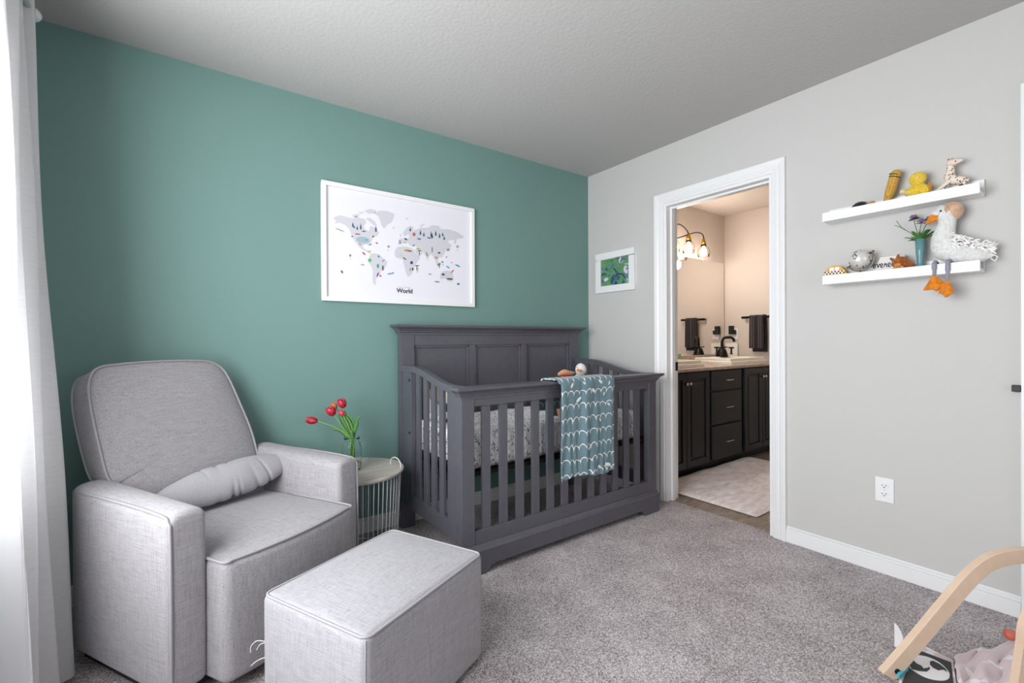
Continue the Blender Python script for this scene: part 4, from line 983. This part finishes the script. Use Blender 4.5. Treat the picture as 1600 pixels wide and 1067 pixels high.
# ================================================================ PLAY GYM + MAT
F0 = at(1384, 1058, 2, .0); n_ = Vector((_f.x, _f.y, 0)).normalized(); rg = Vector((_r.x, _r.y, 0)).normalized()
def gp(px, py, off=0):
    d = _r*((px-800)/FPX)-_u*((py-533.5)/FPX)+_f; o_ = Vector(CAM); t_ = ((F0+n_*off-o_).dot(n_))/d.dot(n_); return o_+d*t_
gy = thing('play_gym', 'pale bentwood baby play gym arch at the lower right corner', 'play gym', tuple(F0))
cl = [(1383, 1056), (1398, 1040), (1430, 1003), (1470, 955), (1505, 913), (1527, 891), (1548, 877), (1575, 869), (1600, 867), (1650, 866)]
CLp = [gp(x, y) for x, y in cl]
half = [CLp[-1].lerp(CLp[-1], 0)]
mid = CLp[-1]+rg*.06
mirror = [mid+rg*((mid-p).dot(rg))+Vector((0, 0, p.z-mid.z)) for p in reversed(CLp)]
def strip(mb, P, wd, th, nrm):
    vs = []; fs = []; k = len(P)
    for i, p in enumerate(P):
        tg_ = (P[min(i+1, k-1)]-P[max(i-1, 0)]).normalized(); b_ = nrm.cross(tg_).normalized()
        for a, c_ in ((1, 1), (1, -1), (-1, -1), (-1, 1)): vs.append(p+b_*(a*wd/2)+nrm*(c_*th/2))
    for i in range(k-1):
        for j in range(4): fs.append((i*4+j, i*4+(j+1) % 4, i*4+4+(j+1) % 4, i*4+4+j))
    fs += [(0, 1, 2, 3), tuple(range(4*k-4, 4*k))]; mb.add(vs, fs)
mb = MB(); strip(mb, smooth_path(CLp+[mid]+mirror, 8), .046, .024, n_); zmin = min(v[2] for v in mb.v)
mb.v = [(v[0], v[1], max(v[2], .001)) for v in mb.v]
ar = mb.build('bent_leg', M['beech'], gy, bevel=.004)
MB().lathe([(0, 0), (.009, 0), (.009, .003), (0, .003)], gp(1402, 1049, -.012), 16, axis=tuple(-n_)).build('bolt', M['dark'], ar)
# second leg crosses at the top, its foot stands towards the far side
def gq(px, py): return gp(px, py, -.10)
q2 = [gq(1590, 1075), gq(1594, 1050), gq(1600, 1010), gq(1608, 965), gq(1650, 900)]+[mid+Vector((0, 0, -.03))]
mb = MB(); strip(mb, smooth_path(q2, 8), .030, .024, n_); mb.v = [(v[0], v[1], max(v[2], .045)) for v in mb.v]
mb.build('bent_leg', M['beech'], gy, bevel=.004)
# play mat panels
mtm = plush('blush_cloth', (206, 190, 192), (190, 172, 176), 20, .3); t = NT(mtm)
vz = t.n('ShaderNodeTexVoronoi'); vz.inputs['Scale'].default_value = 17; t.l(t.coord(), vz.inputs['Vector'])
t.color(t.mix(t.math('LESS_THAN', vz.outputs['Distance'], .30), (206, 188, 190), (226, 220, 222)))
mo = thing('play_mat', 'blush spotted fabric play mat with a black and white picture panel under the gym', 'play mat', tuple(at(1540, 1060, 2, 0)))
edge_ = [(1492, 1030), (1500, 1027), (1518, 1019), (1530, 1013), (1548, 1015), (1560, 1012), (1580, 1005), (1600, 1000), (1660, 1000)]
E3 = smooth_path([at(x, y, 2, .02) for x, y in edge_], 6)
def matf(u, v):
    i = u*(len(E3)-1); a = int(min(i, len(E3)-2)); p = E3[a].lerp(E3[a+1], i-a)
    q_ = p+Vector((-.40, -.10, 0))*v
    return (q_.x, q_.y, .022+.010*math.sin(u*17+v*5)*min(1, v*6)+.006*math.sin(v*31+u*9))
MB().grid(matf, 50, 30).build('padded_cloth', mtm, mo, smooth=True, solid=.012)
white_c = mat('white_felt', (226, 222, 222), .9)
def fl3(pts, z): return [at(x, y, 2, z) for x, y in pts]
card = [(1432, 1009), (1441, 1007), (1489, 1031), (1496, 1080), (1400, 1080), (1412, 1040)]
m_ = MB(); m_.prism([(p.x, p.y) for p in fl3(card, .012)], 2, .002, .012); m_.build('white_border', mtm, mo)
inner = [(1434, 1015), (1486, 1034.5), (1491, 1080), (1404, 1080), (1420, 1040)]
m_ = MB(); m_.prism([(p.x, p.y) for p in fl3(inner, .0135)], 2, .012, .0135); pc = m_.build('picture_panel', mat('charcoal_print', (58, 58, 58), .8), mo)
oval = [(1424, 1025), (1436, 1023.5), (1452, 1027), (1468, 1035), (1480, 1046), (1484, 1054), (1481, 1061), (1470, 1063), (1452, 1060), (1436, 1053), (1421, 1042), (1420, 1033)]
m_ = MB(); m_.prism([(p.x, p.y) for p in smooth_path([(p.x, p.y, 0) for p in fl3(oval, .0145)], 4, closed=True)], 2, .0132, .0145); m_.build('white_oval', white_c, pc)
pat = [[(1424, 1028), (1432, 1036), (1440, 1040), (1443, 1044), (1450, 1043), (1452, 1041), (1453, 1045), (1448, 1049), (1436, 1048), (1425, 1045), (1420, 1038)], [(1453, 1033), (1458, 1032), (1468, 1037), (1477, 1044), (1481, 1050), (1474, 1046), (1466, 1047), (1458, 1043), (1453, 1038)]]
m_ = MB()
for p_ in pat: m_.prism([(p.x, p.y) for p in fl3(p_, .0152)], 2, .0143, .0152)
m_.build('charcoal_patch', bpy.data.materials['charcoal_print'], pc)
tl = fl3([(1401, 1052), (1416, 1039), (1420, 1042), (1405, 1056)], .03); m_ = MB(); m_.prism([(p.x, p.y) for p in tl], 2, .018, .030); m_.build('teal_tab', mat('teal_cloth', (84, 176, 190), .8), mo, bevel=.002)
def flap(u, v):
    a = at(1397.5, 1012, 2, .0).lerp(at(1411, 1018, 2, 0), u)
    return (a.x+.006*math.sin(v*3)*u, a.y, .004+v*.085*(1-.45*u**2))
MB().grid(flap, 8, 12).build('upright_flap', white_c, mo, smooth=True, solid=.004)
ob = at(1578, 1004, 2, .03)
tag(MB().ball((ob.x, ob.y, .058), .018, 20).build('wooden_ball', mat('coral_paint', (204, 104, 84), .5), smooth=True), 'small coral ball at the edge of the play mat', 'ball')

# ================================================================ BATHROOM FURNITURE
CA = M['cabinet']
vn = thing('vanity_cabinet', 'long black bathroom vanity cabinet with raised-panel doors and drawers', 'cabinet', (1.1, -.27, 0))
VX0, VX1 = .12, 2.068
bo_ = MB(); bo_.box(VX0, VX1, -.003, -.530, .10, .855); bo_.box(VX0, VX1, -.003, -.46, 0, .10); bo_.build('carcass', CA, vn)
def vdoor(x0, x1, kx):
    d_ = MB(); e = .052; y_ = -.530
    for a in ((x0, x1, .845-e, .845), (x0, x1, .095, .095+e), (x0, x0+e, .095+e, .845-e), (x1-e, x1, .095+e, .845-e)): d_.box(a[0], a[1], y_, y_-.020, a[2], a[3])
    d_.box(x0+e, x1-e, y_, y_-.008, .095+e, .845-e)
    if x1-x0 > .2: d_.box(x0+e+.022, x1-e-.022, y_-.006, y_-.016, .095+e+.022, .845-e-.022)
    o_ = d_.build('door', CA, vn, bevel=.003)
    MB().lathe([(0, 0), (.006, 0), (.006, .012), (.013, .018), (.014, .025), (.008, .030), (0, .031)], (kx, y_-.020, .762), 20, axis=(0, -1, 0)).build('knob', M['nickel'], o_, smooth=True)
vdoor(.20, .522, .502); vdoor(.526, .850, .548); vdoor(1.420, 1.742, 1.722); vdoor(1.746, 2.055, 1.768)
for z0, z1 in ((.682, .845), (.396, .668), (.100, .382)):
    o_ = B(.889, 1.363, -.530, -.550, z0, z1).build('drawer', CA, vn, bevel=.006)
    zc = (z0+z1)/2+.0
    MB().tube(smooth_path([(1.126-.052, -.549, zc), (1.126-.050, -.572, zc), (1.126-.04, -.578, zc), (1.126+.04, -.578, zc), (1.126+.050, -.572, zc), (1.126+.052, -.549, zc)], 4), .0045, 8).build('handle', M['nickel'], o_, smooth=True)
ct = MB(); ct.box(VX0, 2.069, -.002, -.565, .857, .882); 
cto = tag(ct.build('countertop', M['counter'], bevel=.006), 'beige laminate countertop on the black bathroom vanity', 'countertop')
tag(B(VX0, 2.045, -.002, -.018, .883, .950).build('backsplash', M['counter'], bevel=.003), 'beige backsplash strip under the bathroom mirror', 'backsplash')
cream = mat('sink_cream', (252, 248, 240), .15)
def sink(x0, x1, y0, y1, lb):
    o_ = thing('sink', lb, 'sink', ((x0+x1)/2, (y0+y1)/2, .882), 0)
    def ring(m_, a, za, b_, zb):
        vs = [(x0+a, y0-a, za), (x1-a, y0-a, za), (x1-a, y1+a, za), (x0+a, y1+a, za), (x0+b_, y0-b_, zb), (x1-b_, y0-b_, zb), (x1-b_, y1+b_, zb), (x0+b_, y1+b_, zb)]
        m_.add(vs, [(i, (i+1) % 4, 4+(i+1) % 4, 4+i) for i in range(4)])
    m_ = MB()
    seq = [(0, .883), (0, .908), (.018, .912), (.018, .934), (.026, .938), (.050, .937), (.058, .926), (.075, .890), (.12, .886)]
    for (a, za), (b_, zb) in zip(seq, seq[1:]): ring(m_, a, za, b_, zb)
    a, z = seq[-1]; m_.add([(x0+a, y0-a, z), (x1-a, y0-a, z), (x1-a, y1+a, z), (x0+a, y1+a, z)], [(0, 1, 2, 3)])
    m_.build('basin', cream, o_, bevel=.002)
    MB().lathe([(0, 0), (.02, 0), (.02, .003), (0, .003)], ((x0+x1)/2, (y0+y1)/2-.02, .886), 20).build('drain', M['nickel'], o_)
s0 = at(1095, 566, 1, -.46); s1 = at(1205, 563, 1, -.40)
SX0, SX1 = 1.30, 1.96
sink(SX0, SX1, -.10, -.49, 'cream rectangular sink with stepped rim, right one on the vanity')
sink(.36, .87, -.10, -.49, 'cream rectangular sink with stepped rim, left one cut by the door frame')
# faucet
fx = at(1128, 545, 1, -.135).x; fz = .932
fa = thing('faucet', 'matte black gooseneck faucet with two lever handles at the right sink', 'faucet', (fx, -.135, fz))
fp_ = MB(); fp_.tube(smooth_path([(fx, -.135, fz), (fx, -.135, fz+.10), (fx, -.14, fz+.165), (fx+.015, -.155, fz+.195), (fx+.05, -.20, fz+.198), (fx+.065, -.22, fz+.18), (fx+.070, -.226, fz+.155)], 8), .0135, 14); fp_.build('spout', M['black_metal'], fa, smooth=True)
fb = MB(); fb.lathe([(0, 0), (.062, 0), (.056, .02), (.040, .07), (.030, .085), (0, .088)], (fx, -.135, fz), 24); fb.build('base', M['black_metal'], fa, smooth=True)
for s_ in (-1, 1):
    MB().tube([(fx+s_*.03, -.135, fz+.085), (fx+s_*.045, -.135, fz+.096), (fx+s_*.10, -.135, fz+.100)], .007, 10).build('handle', M['black_metal'], fa, smooth=True)
# standing card sign with the letter T
a_, b_ = at(1133.5, 545, 0, 2.045), at(1152.5, 536, 0, 2.045)
sg = thing('letter_sign', 'small white standing sign with a black letter T beside the black faucet', 'sign', (2.05, (a_.y+b_.y)/2, .883))
B(2.040, 2.054, a_.y, b_.y, .884, b_.z).build('board', mat('sign_white', (246, 242, 236), .6), sg, bevel=.002)
c_, d_ = at(1138.5, 542, 0, 2.04), at(1147, 553.5, 0, 2.04); w_ = c_.y-d_.y; yc = (c_.y+d_.y)/2
lt = MB(); lt.box(2.0385, 2.040, c_.y, d_.y, c_.z, c_.z-.016); lt.box(2.0385, 2.040, yc+w_*.17, yc-w_*.17, c_.z-.016, d_.z+.008); lt.box(2.0385, 2.040, yc+w_*.32, yc-w_*.32, d_.z+.008, d_.z); lt.build('lettering', M['dark'], sg)
# soap bottle, green box, yellow box at the left of the counter
def tl_(px, y): return at(px, 556, 1, y).x
xx = tl_(1058, -.16); o_ = thing('soap_bottle', 'amber soap bottle with pump at the left end of the counter', 'bottle', (xx, -.16, .883))
MB().lathe([(0, 0), (.024, 0), (.026, .01), (.026, .07), (.018, .085), (.010, .09), (.010, .10), (0, .10)], (xx, -.075, .9245-.041), 20).build('bottle_body', mat('amber', (140, 84, 40), .3), o_, smooth=True)
MB().tube([(xx, -.075, .98), (xx, -.075, 1.005), (xx+.02, -.09, 1.005)], .004, 8).build('pump', M['black_metal'], o_, smooth=True)
xx = tl_(1063, -.13); tag(B(xx-.03, xx+.075, -.04, -.09, .883, .975).build('cardboard_box', mat('mint_card', (150, 190, 150), .7), bevel=.002), 'mint green box standing beside the soap bottle', 'box')
# mirror
mi = thing('wall_mirror', 'large frameless mirror above the bathroom vanity', 'mirror', (1.1, 0, .955))
B(.13, 2.045, -.001, -.006, .955, 1.928).build('mirror_glass', M['mirror'], mi)
B(1.655, 1.668, -.001, -.009, 1.922, 1.934).build('mirror_clip', M['nickel'], mi)
# vanity light
vl = thing('vanity_light', 'black and brass vanity light with three glass shades above the mirror', 'wall lamp', (1.03, 0, 2.09))
B(.975, 1.075, -.001, -.022, 2.03, 2.15).build('back_plate', M['black_metal'], vl, bevel=.003)
MB().lathe([(0, 0), (.018, 0), (.018, .10), (0, .10)], (1.02, -.045, 2.035), 20).build('brass_hub', M['gold'], vl, smooth=True)
LX = [(1.455, 2.085), (1.205, 2.095), (.975, 2.08)]
ARM = [[(1.02, -.05, 2.04), (1.15, -.11, 2.085), (1.30, -.13, 2.135), (1.41, -.13, 2.145), (1.452, -.13, 2.12), (1.455, -.13, 2.085)],
       [(1.02, -.05, 2.12), (1.00, -.09, 2.165), (1.06, -.12, 2.185), (1.13, -.13, 2.165), (1.19, -.13, 2.13), (1.205, -.13, 2.095)],
       [(1.02, -.05, 2.13), (.98, -.10, 2.17), (.972, -.125, 2.15), (.975, -.13, 2.08)]]
sh_m = mat('lamp_glass', (255, 250, 244), .03, Transmission_Weight=1, IOR=1.06)
for (x, z), arm_ in zip(LX, ARM):
    MB().tube(smooth_path(arm_, 7), .0055, 10).build('curved_arm', M['black_metal'], vl, smooth=True)
    so = MB().lathe([(0, .014), (.012, .012), (.017, -.01), (.028, -.045), (0, -.045)], (x, -.13, z), 20).build('brass_socket', M['gold'], vl, smooth=True)
    MB().lathe([(0, -.045), (.025, -.045), (.025, -.062), (0, -.062)], (x, -.13, z), 20).build('socket_ring', M['black_metal'], so, smooth=True)
    MB().lathe([(.026, -.055), (.050, -.085), (.060, -.12), (.050, -.165), (.047, -.165), (.057, -.12), (.047, -.087), (.024, -.058)], (x, -.13, z), 28).build('glass_shade', sh_m, so, smooth=True)
    MB().lathe([(0, -.06), (.012, -.062), (.014, -.075), (.028, -.10), (.031, -.12), (.024, -.143), (0, -.150)], (x, -.13, z), 24).build('light_bulb', M['bulb'], so, smooth=True)
    l = bpy.data.lights.new('vanity_lamp', 'POINT'); l.energy = 6.5; l.color = (1, .91, .82); l.shadow_soft_size = .05
    o_ = bpy.data.objects.new('vanity_lamp', l); COL.objects.link(o_); o_.location = (x, -.19, z-.20)
# towel bar + towel on the far wall
tb_ = thing('towel_bar', 'matte black towel bar on the far bathroom wall', 'towel bar', (2.07, -.36, 1.335))
MB().tube([(2.015, -.215, 1.335), (2.015, -.505, 1.335)], .0125, 14).build('bar', M['black_metal'], tb_, smooth=True)
for y_ in (-.235, -.485): MB().tube([(2.016, y_, 1.335), (2.0695, y_, 1.335)], .010, 12).build('wall_mount', M['black_metal'], tb_, smooth=True)
def towel(u, v):
    # over the bar: front side (x smaller) to back side
    L1, L2 = .33, .36; s_ = v*(L1+L2+.05)
    fold = .010*math.sin(u*12+.5)+.005*math.sin(u*25)
    if s_ < L1: z = 1.350-L1+s_; x = 1.993+fold*(1-v*.6)
    elif s_ < L1+.05: a = (s_-L1)/.05*math.pi; x = 2.015-.021*math.cos(a); z = 1.345+.010*math.sin(a)
    else: z = 1.345-(s_-L1-.05); x = 2.038
    k = 1+.08*math.sin((1.345-z)*6)
    yc = -.37 if s_ < L1+.02 else -.385
    return (x, yc+(.5-u)*.135*k, z)
tag(MB().grid(towel, 24, 60).build('hand_towel', M['towel'], smooth=True, solid=.006), 'dark grey hand towel hanging on the black towel bar', 'towel')
# outlet with a black plug-in on the far wall
oo = thing('wall_plate', 'white outlet plate with a black plug-in device near the bathroom mirror', 'outlet', (2.07, -.11, 1.11))
B(2.0695, 2.063, -.072, -.150, 1.108, 1.225).build('cover_plate', M['white'], oo, bevel=.002)
pg = MB(); pg.box(2.063, 2.03, -.062, -.108, 1.165, 1.255); pg.box(2.063, 2.035, -.105, -.132, 1.165, 1.21); pg.build('plug_in_device', M['black_metal'], oo, bevel=.003)
# rug
rg_ = MB()
RX0, RX1, RY0, RY1 = .20, 1.62, -.47, -1.245
def rf(u, v):
    x = RX0+(RX1-RX0)*u; y = RY0+(RY1-RY0)*v; ed = min(1, 14*min(u, 1-u))*min(1, 14*min(v, 1-v))
    return (x, y, .004+ed**.5*(.022+.006*math.sin(x*14+3*math.sin(y*9))*math.sin(y*17+x*4)))
rg_.grid(rf, 90, 50); tag(rg_.build('bath_rug', M['rug'], smooth=True), 'pale pinkish-white plush bath rug in front of the black vanity', 'rug')
